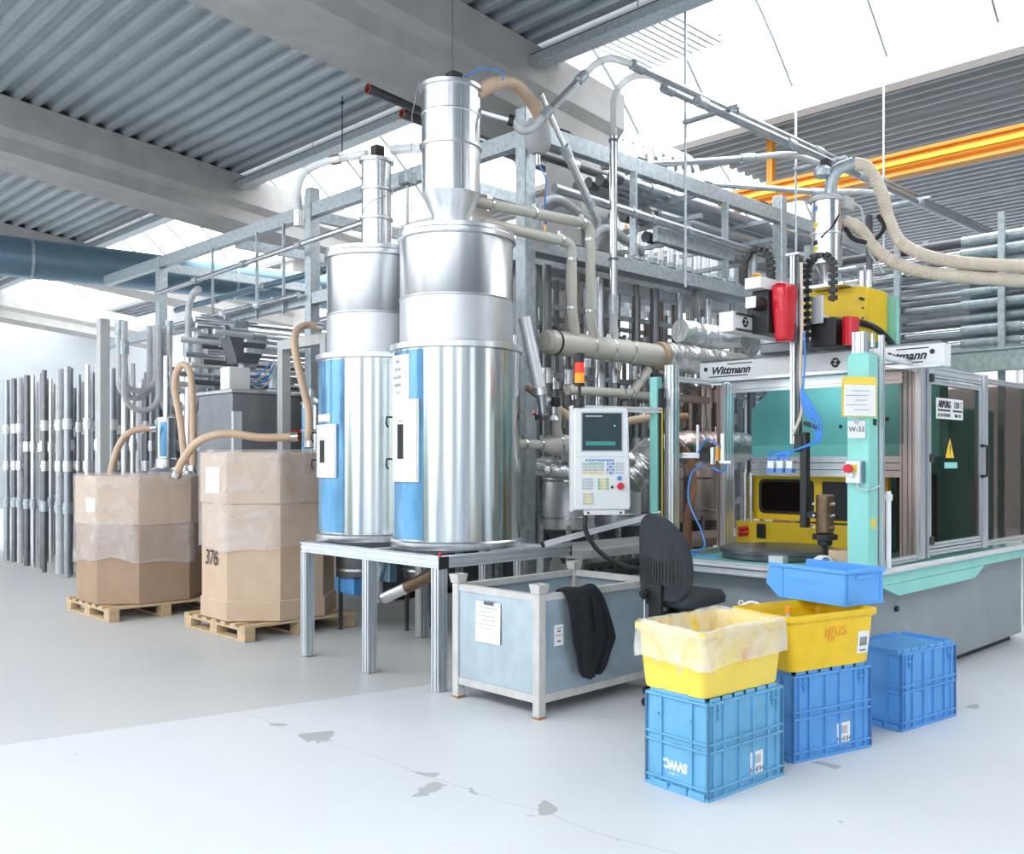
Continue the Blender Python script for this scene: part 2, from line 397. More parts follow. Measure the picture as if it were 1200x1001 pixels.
# travelling crane girder, orange
t = thing('crane_girder', 'orange steel crane girder crossing under the roof deck', 'crane', (13, -4, 5.6))
f = MB(); f.box(12.9, 13.1, -4, 20, 5.62, 5.66); f.build('lower_flange', 'orange', t)
f = MB(); f.box(12.98, 13.02, -4, 20, 5.66, 5.90); f.build('web', 'orange', t)
f = MB(); f.box(12.9, 13.1, -4, 20, 5.90, 5.95); f.build('upper_flange', 'orange', t)
f = MB(); f.box(12.8, 12.88, -4, 20, 5.74, 5.80); f.build('conductor_rail', 'yellow_paint', t)
for k in range(5):
    f = MB(); y = -2 + k * 5; f.box(12.95, 13.05, y, y + .1, 5.95, 6.85); f.build('hanger', 'orange', t)

# ================================================================== PIPE SUPPORT FRAME
KX, KY = 5.94, 6.23
t = thing('pipe_support_frame', 'tall galvanised steel frame carrying the conveying pipes behind silos', 'frame', (KX, KY, 0))
for (x, y, z1) in ((KX, KY, 4.78), (10.26, KY, 4.85), (KX, 9.84, 4.78), (KX, 14.0, 4.6), (14.5, KY, 4.7)):
    f = MB(); f.box(x - .065, x + .065, y - .065, y + .065, .012, z1); f.build('column', 'galv', t, bevel=.006)
    f = MB(); f.box(x - .13, x + .13, y - .13, y + .13, 0, .012); f.build('base_plate', 'galv', t)
for z0, z1 in ((4.52, 4.68), (3.50, 3.64)):
    f = MB(); f.box(KX + .066, 14.43, KY - .05, KY + .05, z0, z1); f.build('beam', 'galv', t, bevel=.005)
    f = MB(); f.box(KX - .05, KX + .05, KY + .066, 16.1, z0 - .08, z1 - .08); f.build('beam', 'galv', t, bevel=.005)
for x in (8.7, 10.26, 12.2):
    for z in (4.58, 4.34, 4.10):
        f = MB(); f.box(x - .025, x + .025, KY + .051, 7.75, z - .025, z + .025); f.build('rack_arm', 'galv', t)
for y in (7.6, 9.84, 11.8, 14.0):
    f = MB(); f.box(KX + .051, 8.6, y - .04, y + .04, 4.40, 4.52); f.build('cross_beam', 'galv', t)
for k in range(14):     # slots along the tray lip of the lower beam
    f = MB(); x = 6.3 + k * .28; f.box(x, x + .14, KY - .04, KY + .04, 3.641, 3.652); f.build('slot_cover', 'dark_gap', t)
for k in range(4):
    f = MB(); x = 6.35 + k * 1.15; f.box(x, x + .13, KY - .045, KY + .045, 4.681, 4.70); f.build('clip', 'dark_gap', t)
for x in (7.35, 8.95):
    f = MB(); f.box(x - .016, x + .016, KY - .13, KY - .052, 3.66, 4.50)
    f.build('strut', 'galv', t)
# bolted brace cross and junction box on the lower beam
f = MB(); f.box(7.7, 9.1, KY - .12, KY - .055, 3.86, 4.02); f.build('cable_tray', 'galv', t, bevel=.004)

# ================================================================== SILO TABLE
ZT = .935
t = thing('silo_table', 'aluminium profile table carrying the two steel silos', 'table', (4.1, 5.17, 0))
for (x, y) in ((4.14, 5.21), (4.14, 6.05), (4.14, 6.93), (5.30, 6.93), (5.30, 6.05), (5.30, 5.62)):
    f = MB(); f.prof((x, y, .004), (x, y, ZT - .083), 2, 2, .04, (1, 0, 0)); f.build('leg', 'alu', t)
def rail(p0, p1, nx=2, ny=2, m='alu', name='rail', par=None, mod=.04):
    f = MB(); f.prof(p0, p1, nx, ny, mod); return f.build(name, m, par)
zr = ZT - .041
rail((4.14, 5.17, zr), (4.14, 6.05, zr), par=t); rail((4.14, 6.052, zr), (4.14, 6.97, zr), par=t)
rail((4.185, 5.21, zr), (5.42, 5.21, zr), par=t)
rail((4.185, 6.93, zr), (5.34, 6.93, zr), par=t); rail((4.185, 6.05, zr), (5.26, 6.05, zr), par=t)
rail((5.30, 5.26, zr), (5.30, 6.88, zr), par=t)
rail((4.55, 6.975, zr), (4.55, 7.30, zr), par=t); rail((5.2, 6.975, zr), (5.2, 7.30, zr), par=t); rail((4.50, 7.345, zr), (5.25, 7.345, zr), par=t)
f = MB(); f.box(4.10, 4.185, 5.160, 5.1685, ZT - .085, ZT); f.build('end_cap', 'black', t)
f = MB(); f.box(5.421, 5.432, 5.168, 5.252, ZT - .083, ZT); f.build('end_cap', 'black', t)
f = MB(); f.cyl((4.13, 5.19, ZT + .001), (4.13, 5.19, ZT + .03), .010, n=8); lab(f.build('screw_cap', 'red', t), 'small red cap')

# ================================================================== SILOS
def silo(name, label, cx, cy, r, ru, zs, zm, zl, rr, rz, cam_ang, blue, door, paper, rx=0, ry=0):
    t = thing(name, label, 'silo', (cx, cy, ZT))
    f = MB(); f.lathe((cx, cy, 0), [(r + .012, ZT + .001), (r + .016, ZT + .012), (r + .016, ZT + .05), (r + .004, ZT + .062)], 64); f.build('base_ring', 'brushed', t)
    f = MB(); f.lathe((cx, cy, 0), [(r, ZT + .0625), (r, zs)], 72); f.build('shell', 'silo_shell', t, smooth=60)
    f = MB(); f.lathe((cx, cy, 0), [(r + .001, zs - .02), (r + .02, zs - .012), (r + .02, zs + .03), (ru + .01, zs + .045)], 72, True); f.build('shell_rim', 'brushed', t)
    f = MB(); f.lathe((cx, cy, 0), [(ru, zs + .0455), (ru, zm)], 64); f.build('neck', 'matte_steel', t, smooth=60)
    f = MB(); f.lathe((cx, cy, 0), [(ru, zm + .001), (ru + .006, zm + .006), (ru + .006, zm + .016), (ru - .002, zm + .022), (ru - .002, zl)], 72); f.build('upper_shell', 'silo_upper', t, smooth=60)
    f = MB(); f.lathe((cx, cy, 0), [(ru + .004, zl + .001), (ru + .02, zl + .01), (ru + .02, zl + .045), (ru + .008, zl + .055), (ru + .008, zl + .085), (ru - .03, zl + .10), (rr + .03, zl + .115)], 72); f.build('lid', 'brushed', t)
    f = MB(); f.patch(cx, cy, ru + .021, cam_ang - 12, cam_ang + 12, zl + .018, zl + .040, .012, 8); f.build('lid_clamp', 'steel', t)
    if blue:
        b0, b1 = blue
        f = MB(); f.patch(cx, cy, r + .0008, b0, b1, ZT + .075, zs - .03, .003, 14); lab(f.build('sight_strip', 'blue_film', t), 'blue tinted sight strip')
    d0, d1, z0, z1 = door
    f = MB(); f.patch(cx, cy, r + .004, d0, d1, z0, z1, .022, 10); dr = f.build('inspection_door', 'alu_light', t, bevel=.003)
    f = MB(); f.patch(cx, cy, r + .0265, d1 - 5, d1 - 1.5, z0 + .01, z1 - .01, .006, 3); f.build('hinge', 'brushed', dr)
    dm = d0 + (d1 - d0) * .42
    f = MB(); f.patch(cx, cy, r + .0265, dm - 4, dm + 4, z0 + (z1 - z0) * .28, z0 + (z1 - z0) * .70, .003, 4); lab(f.build('sight_glass', 'dark_gap', dr), 'dark sight glass')
    f = MB(); f.patch(cx, cy, r + .0265, dm - 3, dm + 4, z0 + (z1 - z0) * .73, z0 + (z1 - z0) * .745, .002, 4); f.build('print_mark', 'print_grey', dr)
    for k in (0.1, .62):
        a = R(d0 - 8); c, s = math.cos(a), math.sin(a); z = z0 + (z1 - z0) * (k + .05)
        f = MB(); f.tube([(cx + (r + q) * c, cy + (r + q) * s, zz) for q, zz in ((.002, z + .08), (.05, z + .08), (.055, z + .03), (.04, z + .0))], .009, 6); f.build('latch', 'black', t)
    if paper:
        p0, p1, q0, q1, rows = paper
        f = MB(); f.patch(cx, cy, r + .005, p0, p1, q0, q1, .002, 6); pp = f.build('paper_label', 'paper', t)
        pm = R((p0 + p1) / 2); n = Vector((math.cos(pm), math.sin(pm), 0)); xd = Vector((0, 0, 1)).cross(n)
        for k, row in enumerate(rows):
            zz = q1 - (q1 - q0) * (k + .9) / (len(rows) + .8)
            text(row, (cx + (r + .011) * n.x, cy + (r + .011) * n.y, zz), xd, (0, 0, 1), .036, 'print_grey', pp, sx=.8)
    return t
silo('storage_silo', 'larger polished steel silo with wide conveying receiver on top', 4.80, 5.82, .50, .445, 2.46, 2.84, 3.30, .23, None, 230, (160, 201), (162, 198, 1.44, 2.06),
     (154, 186, 2.06, 2.40, ('VEAT-', 'BN2180', 'oder VEAT-', 'BN40S01', 'TT 47')))
silo('storage_silo', 'slimmer-topped steel silo with narrow receiver nearest the cardboard bin', 4.77, 6.865, .49, .42, 2.46, 2.82, 3.30, .13, None, 235, (160, 203), (162, 196, 1.46, 1.90), None)
f = MB(); f.patch(4.77, 6.865, .4945, 160, 186, 1.925, 1.985, .002, 6); tag(f.build('paper_note', 'paper'), 'small white note stuck on the slimmer silo above its door', 'note')
# receivers
def receiver(label, cx, cy, z0, z1, zt, rb, r, bands, seam):
    t = thing('material_receiver', label, 'receiver', (cx, cy, z0))
    f = MB(); f.lathe((cx, cy, 0), [(rb, z0), (rb, z1 - .17), (r, z1)] if r > .2 else [(rb, z0), (r, z1)], 48); f.build('cone', 'brushed', t)
    f = MB(); f.lathe((cx, cy, 0), [(r, z1 + .0005), (r, zt)], 56); f.build('body', 'receiver_shell', t, smooth=60)
    for b in bands:
        f = MB(); f.lathe((cx, cy, 0), [(r + .0005, b - .016), (r + .016, b - .010), (r + .016, b + .010), (r + .0005, b + .016)], 56); f.build('clamp_ring', 'brushed', t)
    f = MB(); f.lathe((cx, cy, 0), [(r + .005, zt + .001), (r + .022, zt + .004), (r + .022, zt + .03), (r * .6, zt + .055), (.03, zt + .06)], 56); f.build('cap', 'brushed', t)
    f = MB(); f.patch(cx, cy, r + .0005, seam, seam + 2, z1 + .01, zt - .01, .004, 2); f.build('seam', 'brushed', t)
    return t
t = receiver('wide polished steel receiver hopper on top of the larger silo', 4.765, 5.85, 3.42, 3.69, 4.50, .15, .23, (4.06,), 250)
f = MB(); f.lathe((4.765, 5.85, 0), [(.2305, 4.30), (.234, 4.305), (.234, 4.315), (.2305, 4.32)], 56); f.build('weld_bead', 'brushed', t)
f = MB(); f.box(4.73, 4.83, 5.78, 5.88, 4.561, 4.655); f.build('valve_block', 'black', t, bevel=.006)
f = MB(); f.cyl((4.70, 5.92, 4.561), (4.70, 5.92, 4.62), .03, n=12); f.build('fitting', 'steel', t)
f = MB(); f.tube(spline([(4.80, 5.80, 4.59), (4.90, 5.66, 4.67), (5.02, 5.55, 4.66), (5.02, 5.52, 4.58)], 6), .007, 6); lab(f.build('air_hose', 'blue_hose', t), 'thin blue air hose')
f = MB(); f.tube([(4.55, 5.98, 4.56), (4.50, 6.0, 4.3), (4.49, 6.0, 3.9), (4.5, 6.0, 3.45)], .004, 5); f.build('cable', 'print_grey', t)
f = MB(); f.cyl((4.95, 5.7, 4.36), (5.16, 5.54, 4.30), .035, n=14); f.build('inlet', 'steel', t)
f = MB(); f.cyl((5.12, 5.57, 4.31), (5.155, 5.543, 4.301), .045, n=14); f.build('clamp', 'black', t)
t = receiver('narrow polished steel receiver on top of the slimmer silo', 4.77, 6.865, 3.415, 3.46, 4.16, .12, .128, (3.68, 3.93), 230)
f = MB(); f.box(4.72, 4.81, 6.80, 6.89, 4.222, 4.31); f.build('valve_block', 'black', t, bevel=.006)
f = MB(); f.tube(spline([(4.86, 6.75, 3.95), (4.78, 6.62, 3.86), (4.62, 6.76, 3.78), (4.64, 6.92, 3.66)], 6), .004, 5); f.build('cable', 'print_grey', t)
f = MB(); f.box(4.90, 5.02, 6.62, 6.74, 3.98, 4.08); f.build('valve_unit', 'galv', t, bevel=.01)
f = MB(); f.cyl((4.96, 6.68, 3.46), (4.96, 6.68, 3.98), .016, n=8); f.build('sight_tube', 'clear_hose', t)
# hose loop over the slimmer silo
t = thing('conveying_hose', 'pale hose loop arching onto the slimmer silo receiver', 'hose', (4.4, 7.45, 3.8))
f = MB(); f.tube(spline([(4.46, 7.62, 3.82), (4.45, 7.62, 4.02), (4.48, 7.56, 4.17), (4.56, 7.40, 4.24), (4.64, 7.2, 4.255), (4.73, 6.95, 4.26)], 8), .036, 12); f.build('hose', 'clear_hose', t)
f = MB(); f.cyl((4.60, 7.30, 4.25), (4.64, 7.2, 4.256), .046, n=14); f.build('coupling', 'steel', t)
f = MB(); f.cyl((4.46, 7.62, 3.70), (4.46, 7.62, 3.84), .042, n=14); f.build('coupling', 'steel', t)
f = MB(); f.tube(spline([(4.82, 6.72, 4.26), (4.92, 6.5, 4.25), (5.05, 6.2, 4.21), (5.15, 6.0, 4.22)], 6), .04, 10); tag(f.build('connecting_hose', 'clear_hose'), 'short pale hose running between the two silo receivers', 'hose')

# ================================================================== FOREGROUND
def rrect(cx, cy, w, d, r, z, n=4):
    pts = []
    for qx, qy, a0 in ((1, 1, 0), (-1, 1, 90), (-1, -1, 180), (1, -1, 270)):
        for k in range(n + 1):
            a = R(a0 + 90 * k / n); pts.append((cx + qx * (w / 2 - r) + r * math.cos(a), cy + qy * (d / 2 - r) + r * math.sin(a), z))
    return pts
def loft(mb, rings, cap0=True, cap1=True):
    n = len(rings[0]); vs = [p for r in rings for p in r]
    fs = [(i * n + k, i * n + (k + 1) % n, (i + 1) * n + (k + 1) % n, (i + 1) * n + k) for i in range(len(rings) - 1) for k in range(n)]
    if cap0: fs.append(tuple(range(n))[::-1])
    if cap1: fs.append(tuple(range((len(rings) - 1) * n, len(rings) * n)))
    return mb.add(vs, fs)
# ---- steel bin
t = thing('steel_bin', 'open sheet-steel container with light grey angle frame and corner posts', 'container', (4.1, 4.18, 0))
X0, X1, Y0, Y1 = 4.10, 5.30, 4.18, 5.02
for x, y, sx, sy in ((X0, Y0, 1, 1), (X0, Y1, 1, -1), (X1, Y0, -1, 1), (X1, Y1, -1, -1)):
    f = MB(); a, b = sorted((x, x + sx * .06)); c, d = sorted((y, y + sy * .06)); f.box(a, b, c, d, .012, .775); p = f.build('post', 'warm_grey', t, bevel=.004)
    f = MB(); g = [(a - .006, c - .006), (b + .006, c - .006), (b + .006, d + .006), (a - .006, d + .006)]; h = [(a - .016, c - .016), (b + .016, c - .016), (b + .016, d + .016), (a - .016, d + .016)]
    f.add([(q[0], q[1], .776) for q in g] + [(q[0], q[1], .835) for q in h] + [(q[0] * .8 + (a + b) / 2 * .2, q[1] * .8 + (c + d) / 2 * .2, .835) for q in h] + [((q[0] * .8 + (a + b) / 2 * .2), q[1] * .8 + (c + d) / 2 * .2, .785) for q in g],
          [(0, 1, 5, 4), (1, 2, 6, 5), (2, 3, 7, 6), (3, 0, 4, 7), (4, 5, 9, 8), (5, 6, 10, 9), (6, 7, 11, 10), (7, 4, 8, 11), (8, 9, 13, 12), (9, 10, 14, 13), (10, 11, 15, 14), (11, 8, 12, 15), (12, 13, 14, 15), (3, 2, 1, 0)])
    f.build('stacking_cup', 'warm_grey', p)
    f = MB(); f.box(a - .002, b + .002, c - .002, d + .002, 0, .012); f.build('foot', 'rust', p)
for z0, z1 in ((.095, .145), (.725, .770)):
    for q in ((X0 + .004, X0 + .05, Y0 + .061, Y1 - .061), (X1 - .05, X1 - .004, Y0 + .061, Y1 - .061), (X0 + .061, X1 - .061, Y0 + .004, Y0 + .05), (X0 + .061, X1 - .061, Y1 - .05, Y1 - .004)):
        f = MB(); f.box(*q, z0, z1); f.build('rail', 'warm_grey', t, bevel=.003)
for q in ((X0 + .012, X0 + .016, Y0 + .061, Y1 - .061), (X1 - .016, X1 - .012, Y0 + .061, Y1 - .061), (X0 + .061, X1 - .061, Y0 + .012, Y0 + .016), (X0 + .061, X1 - .061, Y1 - .016, Y1 - .012)):
    f = MB(); f.box(*q, .1455, .7245); f.build('side_panel', 'galv_sheet', t)
f = MB(); f.box(X0 + .02, X1 - .02, Y0 + .02, Y1 - .02, .146, .150); f.build('bottom_plate', 'galv_sheet', t)
# papers on the bin
t = thing('document_sheet', 'white form clipped on the left panel of the steel bin', 'document', (4.10, 4.66, .40))
f = MB(); quad_plate(f, (4.105, 4.66, .545), (0, -1, 0), (.02, 0, 1), .24, .265, .002); f.build('sheet', 'paper', t)
f = MB(); quad_plate(f, (4.103, 4.65, .672), (0, -1, 0), (0, 0, 1), .09, .022, .006); f.build('clip', 'dark_steel', t)
for k in range(8):
    f = MB(); quad_plate(f, (4.1025, 4.66 + (.02 if k % 3 else -.01), .64 - k * .027), (0, -1, 0), (0, 0, 1), (.17, .11, .19, .14, .20, .12, .18, .10)[k], .004, .0008); f.build('text_line', 'print_grey', t)
t = thing('inventory_label', 'small white two-field label on the right panel of the steel bin', 'label', (4.28, 4.19, .43))
f = MB(); quad_plate(f, (4.285, 4.192, .50), (1, 0, 0), (0, 0, 1), .082, .13, .002); f.build('sheet', 'paper', t)
for z, w in ((.545, .05), (.525, .03), (.50, .072), (.462, .03)):
    f = MB(); quad_plate(f, (4.285, 4.1895, z), (1, 0, 0), (0, 0, 1), w, .008 if w == .03 else .003, .0008); f.build('print_mark', 'print', t)
# ---- jacket over the rim
mb = MB(); rows = [(.10, .60, .28, .56), (.03, .74, .28, .57), (.0, .785, .29, .58), (-.032, .787, .30, .60), (-.055, .74, .32, .62), (-.055, .62, .345, .67), (-.055, .50, .365, .72), (-.055, .42, .375, .76), (-.055, .38, .385, .72), (-.055, .30, .41, .68), (-.052, .245, .44, .66), (-.05, .20, .46, .62)]
m = 26; vs = []
rr = random.Random(3)
for i, (dy, z, a, b) in enumerate(rows):
    for k in range(m + 1):
        u = k / m; x = 4.0 + a + (b - a) * u
        fold = .014 * math.sin(u * 9 + i * .25) + .008 * math.sin(u * 21 + i * .6)
        vs.append((x + .006 * math.sin(i * 1.7 + u * 5), Y0 + .025 + dy + (fold - .015 if i > 3 else fold * .3), z + (.012 * math.sin(u * 7 + 2) + rr.uniform(-.004, .004) if i > 5 else .006 * math.sin(u * 8))))
mb.add(vs, [(i * (m + 1) + k, i * (m + 1) + k + 1, (i + 1) * (m + 1) + k + 1, (i + 1) * (m + 1) + k) for i in range(len(rows) - 1) for k in range(m)])
t = thing('jacket', 'black jacket hanging over the rim of the steel bin', 'jacket', (4.45, 4.18, .2))
o = mb.build('body', 'cloth', t, smooth=80); q = o.modifiers.new('thick', 'SOLIDIFY'); q.thickness = .022; q.offset = 0; q = o.modifiers.new('sub', 'SUBSURF'); q.levels = q.render_levels = 2
mb = MB(); mb.tube(spline([(4.55, Y0 - .075, .74), (4.58, Y0 - .095, .6), (4.60, Y0 - .09, .46), (4.56, Y0 - .088, .34), (4.51, Y0 - .085, .215)], 6), [.055 - .018 * abs(k - 12) / 12 for k in range(25)], 12)
mb.v = [(x, (y - (Y0 - .09)) * .22 + (Y0 - .060), z) for x, y, z in mb.v]
mb.build('sleeve', 'cloth', t, smooth=80)

# ---- blue crates
def crate(L, W, H, mname, lname):
    f = MB(); i = .012
    f.box(i, L - i, i, W - i, .012, H - .03)                                       # recessed wall panels
    for z, h in ((0, .016), (.045, .012), (H * .46, .012), (H * .54, .012), (H - .034, .014)):
        f.box(0, L, 0, W, z, z + h)
    xs = (0, .045, .12, .24, L - .252, L - .132, L - .057, L - .012); ys = (0, .10, W - .112, W - .012)
    for x in xs:
        for y in (0, W - i): f.box(x, x + .012, y, y + i, .01, H - .02)
    for y in ys:
        for x in (0, L - i): f.box(x, x + i, y, y + .012, .01, H - .02)
    for x in (.06, L - .11):                                                      # moulded latch steps below the rim
        for y in (-.003, W - .008):
            f.box(x, x + .05, y, y + .010, H - .075, H - .068).box(x + .02, x + .027, y, y + .010, H - .11, H - .03)
    k = 0
    while .03 + k * .09 < L - .09:                                                # castellated stacking lip
        f.box(.03 + k * .09, .10 + k * .09, .008, .016, H - .02, H).box(.03 + k * .09, .10 + k * .09, W - .016, W - .008, H - .02, H); k += 1
    f.box(.008, .016, .03, W - .03, H - .02, H).box(L - .016, L - .008, .03, W - .03, H - .02, H)
    for y in (.02, W * .32, W * .62): f.box(-.006, .012, y, y + .10, .0, .035)     # feet
    return f
def put_crate(label, loc, rot, mname, marks=True):
    t = thing('euro_crate', label, 'crate', loc, rot, 'blue stacking crates')
    L, W, H = .60, .405, .48
    crate(L, W, H, mname, '').build('body', mname, t, world=False, bevel=.0015)
    if marks:
        f = MB(); f.box(.335, .435, .0085, .0115, .055, .165); lb = f.build('barcode_label', 'paper', t, world=False)
        for k in range(9):
            f = MB(); x = .35 + k * .0075 + (k % 3) * .001; f.box(x, x + (.004 if k % 2 else .0022), .0075, .0084, .105, .148); f.build('bar', 'print_grey', lb, world=False)
        text('HUHN', (.385, .0083, .078), (-1, 0, 0), (0, 0, -1), .036, 'print', lb, world=False)
    return t
t = put_crate('weathered light blue crate with a worn white emblem, under the lined yellow tub', (3.655, 2.60, 0), -4, 'blue_crate')
text('SVWC.', (.0108, .218, .125), (0, 1, 0), (0, 0, -1), .062, 'white', t, name='worn_emblem', world=False, sx=.85, bold=.003)
text('-- o---', (.0108, .225, .078), (0, 1, 0), (0, 0, -1), .028, 'white', t, name='worn_emblem', world=False)
for y in (.11, .315):
    f = MB(); f.cyl((.012, y, .36), (-.008, y, .36), .007, n=8); f.build('stud', 'blue_crate', t, world=False)
put_crate('brighter blue crate carrying the yellow tub with orange lettering', (4.44, 2.615, 0), -15, 'blue_crate_new')
put_crate('plain blue crate without label beside the grey machine base', (5.40, 2.46, 0), -8, 'blue_crate_new', False)
# ---- yellow tubs
def tub(name, label, loc, rot, L, W, H, m):
    t = thing(name, label, 'tub', loc, rot)
    f = MB(); rings = []
    def ring(s, z, r=.03, flute=0.):
        pts = []
        P = rrect(0, 0, L * s, W * s, r, z, 5)
        # subdivide the short ends and press two grooves into them
        out = []
        for a, b in zip(P, P[1:] + P[:1]):
            out.append(a)
            if abs(a[0] - b[0]) < 1e-6 and abs(a[1] - b[1]) > .1:
                for k in range(1, 16):
                    u = k / 16; x = a[0] + (b[0] - a[0]) * u; y = a[1] + (b[1] - a[1]) * u
                    q = flute if .22 < u < .34 or .66 < u < .78 else (flute * .45 if .34 <= u <= .66 else 0)
                    out.append((x - math.copysign(q, x), y, z))
        return out
    rings = [ring(.86, 0, .04, .012), ring(.865, .012, .03, .016), ring(.92, H * .62, .03, .016), ring(.93, H - .045, .03, 0), ring(.985, H - .035, .03), ring(1.0, H - .028, .03), ring(1.0, H, .03), ring(.96, H, .03), ring(.945, H - .01, .03), ring(.89, .14, .03), ring(.84, .008, .03)]
    loft(f, rings); f.build('body', m, t, world=False, smooth=30)
    return t
t = tub('plastic_tub', 'pale yellow tub with a clear plastic liner folded over its rim', (3.955, 2.795, .481), -5, .66, .46, .315, 'yellow_light')
text('igus', (.05, -.2115, .20), (1, 0, 0), (0, .1, 1), .11, 'orange', t, world=False)
# the liner: over the rim and hanging outside
f = MB(); rings = []; rr = random.Random(11)
def wav(s, z, amp, za, ph, L=.66, W=.46):
    P = rrect(0, 0, L * s, W * s, .05, z, 5); out = []
    for a, b in zip(P, P[1:] + P[:1]):
        n = 20 if math.hypot(a[0] - b[0], a[1] - b[1]) > .1 else 1
        for k in range(n): out.append((a[0] + (b[0] - a[0]) * k / n, a[1] + (b[1] - a[1]) * k / n, z))
    m = len(out); res = []
    for k, (x, y, zz) in enumerate(out):
        a = 2 * math.pi * k / m; w = 1 + amp * (math.sin(9 * a + ph) + .6 * math.sin(17 * a + 2 * ph) + .5 * math.sin(31 * a))
        res.append((x * w, y * w, zz + za * (math.sin(3 * a + 1 + ph * .3) + .5 * math.sin(7 * a) + .3 * math.sin(23 * a + ph))))
    return res
for s, z, am, za, ph in ((1.035, .150, .004, .010, 0), (1.04, .19, .004, .006, .3), (1.03, .25, .004, .003, .6), (1.022, .30, .002, .002, .8), (1.01, .324, .003, .004, 1), (.97, .33, .004, .005, 1.3), (.935, .31, .006, .003, 1.6), (.90, .22, .015, .01, 2), (.86, .12, .03, .01, 2.4), (.80, .05, .03, .01, 3)):
    rings.append(wav(s, z, am, za, ph))
loft(f, rings, False, True); lab(f.build('liner', 'liner', t, world=False, smooth=80), 'crumpled clear plastic liner')
t = tub('plastic_tub', 'deep yellow tub with orange lettering standing under the open blue bin', (4.765, 2.735, .481), -15, .68, .46, .30, 'yellow_deep')
text('igus', (.02, -.2145, .205), (1, 0, 0), (0, .06, 1), .115, 'orange', t, world=False)
text('°', (.145, -.2145, .23), (1, 0, 0), (0, .06, 1), .06, 'orange', t, world=False)
f = MB(); quad_plate(f, (.235, -.2075, .115), (1, 0, 0), (0, -.1, 1), .085, .125, .002); lb = f.build('barcode_label', 'paper', t, world=False)
for k in range(9):
    f = MB(); quad_plate(f, (.21 + k * .0065, -.2098, .12), (1, 0, 0), (0, -.1, 1), .004 if k % 2 else .002, .05, .001); f.build('bar', 'print', lb, world=False)
f = MB(); quad_plate(f, (.235, -.2055, .07), (1, 0, 0), (0, -.1, 1), .05, .006, .001); f.build('print_mark', 'print', lb, world=False)
# things on the rim
t = thing('strap_roll', 'little white plastic hook on the rim of the deep yellow tub', 'hook', (4.56, 3.02, .782))
f = MB(); f.tube(arc((4.56, 3.02, .797), (.696, -.718, 0), (0, 0, 1), .012, 0, 320, 14), .004, 6); f.tube(spline([(4.568, 3.012, .785), (4.60, 2.98, .80), (4.63, 2.95, .79)], 5), [.008] * 11, 8); f.build('hook_body', 'white', t)
t = thing('small_bottle', 'small clear bottle with orange cap inside the deep yellow tub', 'bottle', (4.70, 2.80, .50))
f = MB(); f.lathe((4.70, 2.80, .495), [(.02, 0), (.024, .01), (.024, .20), (.014, .24), (.014, .25)], 16); f.build('flask', 'clear_hose', t)
f = MB(); f.lathe((4.70, 2.80, .745), [(.017, 0.001), (.017, .035), (.012, .04)], 16); f.build('cap', 'orange', t)
# ---- open-front blue bin
t = thing('open_front_bin', 'bright blue open-front storage bin resting on the deep yellow tub', 'storage bin', (4.90, 2.56, .783), -12)
f = MB(); W, L, H = .33, .60, .20; th = .006
side = [(0, 0), (L - .10, 0), (L, .075), (L - .03, H), (0, H)]
for x in (0, W - th): f.extrude([(x, y, z) for y, z in side], (th, 0, 0))
f.box(th, W - th, 0, th, 0, H); f.box(th, W - th, th, L - .1, 0, th)
f.extrude([(th, L - .10, 0), (th, L, .075), (th, L - .006, .08), (th, L - .106, .006)], (W - 2 * th, 0, 0))
f.box(-.012, W + .012, -.012, 0, H - .018, H + .004); f.box(-.012, 0, 0, L - .03, H - .018, H + .004); f.box(W, W + .012, 0, L - .03, H - .018, H + .004)
for y in (.0, L - .14): f.box(-.006, 0, y, y + .012, 0, H - .02)
f.box(-.002, W, -.006, 0, 0, .012); f.box(.02, .032, -.007, 0, .012, H - .02); f.box(W - .03, W - .018, -.007, 0, .012, H - .02)
f.build('body', 'blue_bin', t, world=False, bevel=.002)
f = MB(); f.box(.09, .21, -.010, -.001, H - .055, H - .03); f.build('grip', 'blue_bin', t, world=False, bevel=.004)
text('SSI SCHAFER', (-.0003, L * .5, .11), (0, -1, 0), (0, 0, 1), .035, 'blue_bin', t, name='embossed_lettering', world=False, depth=.0012)

# ---- work chair
t = thing('work_chair', 'dark grey swivel work chair with ribbed plastic backrest', 'chair', (5.06, 3.84, 0), 0)
f = MB(); rings = []
for i in range(25):
    u = i / 24; z = .70 + .56 * u
    w = .215 * (1 - max(0, (u - .30) / .70) ** 2.6) ** .5 * (1 - .30 * (max(0, .25 - u) / .25) ** 2) if u < 1 else .01
    w = max(w, .03); th = .028 + .010 * math.sin(math.pi * u)
    lean = -.20 - .07 * u + .05 * math.sin(math.pi * u)
    pts = []
    def edge(y): return th * max(0., 1 - (abs(y) / w) ** 5) ** .5 if w > 0 else 0
    for k in range(21):
        y = w * math.sin(math.pi * (k / 20 - .5)); pts.append((lean + .05 * (y / .215) ** 2 + edge(y), y, z))
    for k in range(1, 90):
        y = w * (1 - 2 * k / 90); rib = 0
        if .05 < u < .50 and abs(y) < w - .025: rib = .007 if math.sin(y * 250) > 0 else -.003
        pts.append((lean + .05 * (y / .215) ** 2 - edge(y) + rib, y, z))
    rings.append(pts)
loft(f, rings); f.build('backrest', 'black_soft', t, world=False, smooth=50)
f = MB(); loft(f, [rrect(.06, 0, .40, .36, .10, .645, 6), rrect(.06, 0, .47, .44, .11, .66, 6), rrect(.06, 0, .48, .45, .11, .70, 6), rrect(.06, 0, .44, .41, .10, .735, 6), rrect(.05, 0, .30, .28, .09, .742, 6)]); f.build('seat', 'black_soft', t, world=False, smooth=60)
f = MB(); f.box(-.255, -.22, -.05, .05, .56, .80); f.bar((-.24, 0, .58), (.0, 0, .60), .08, .03); f.build('back_bracket', 'black', t, world=False, bevel=.006)
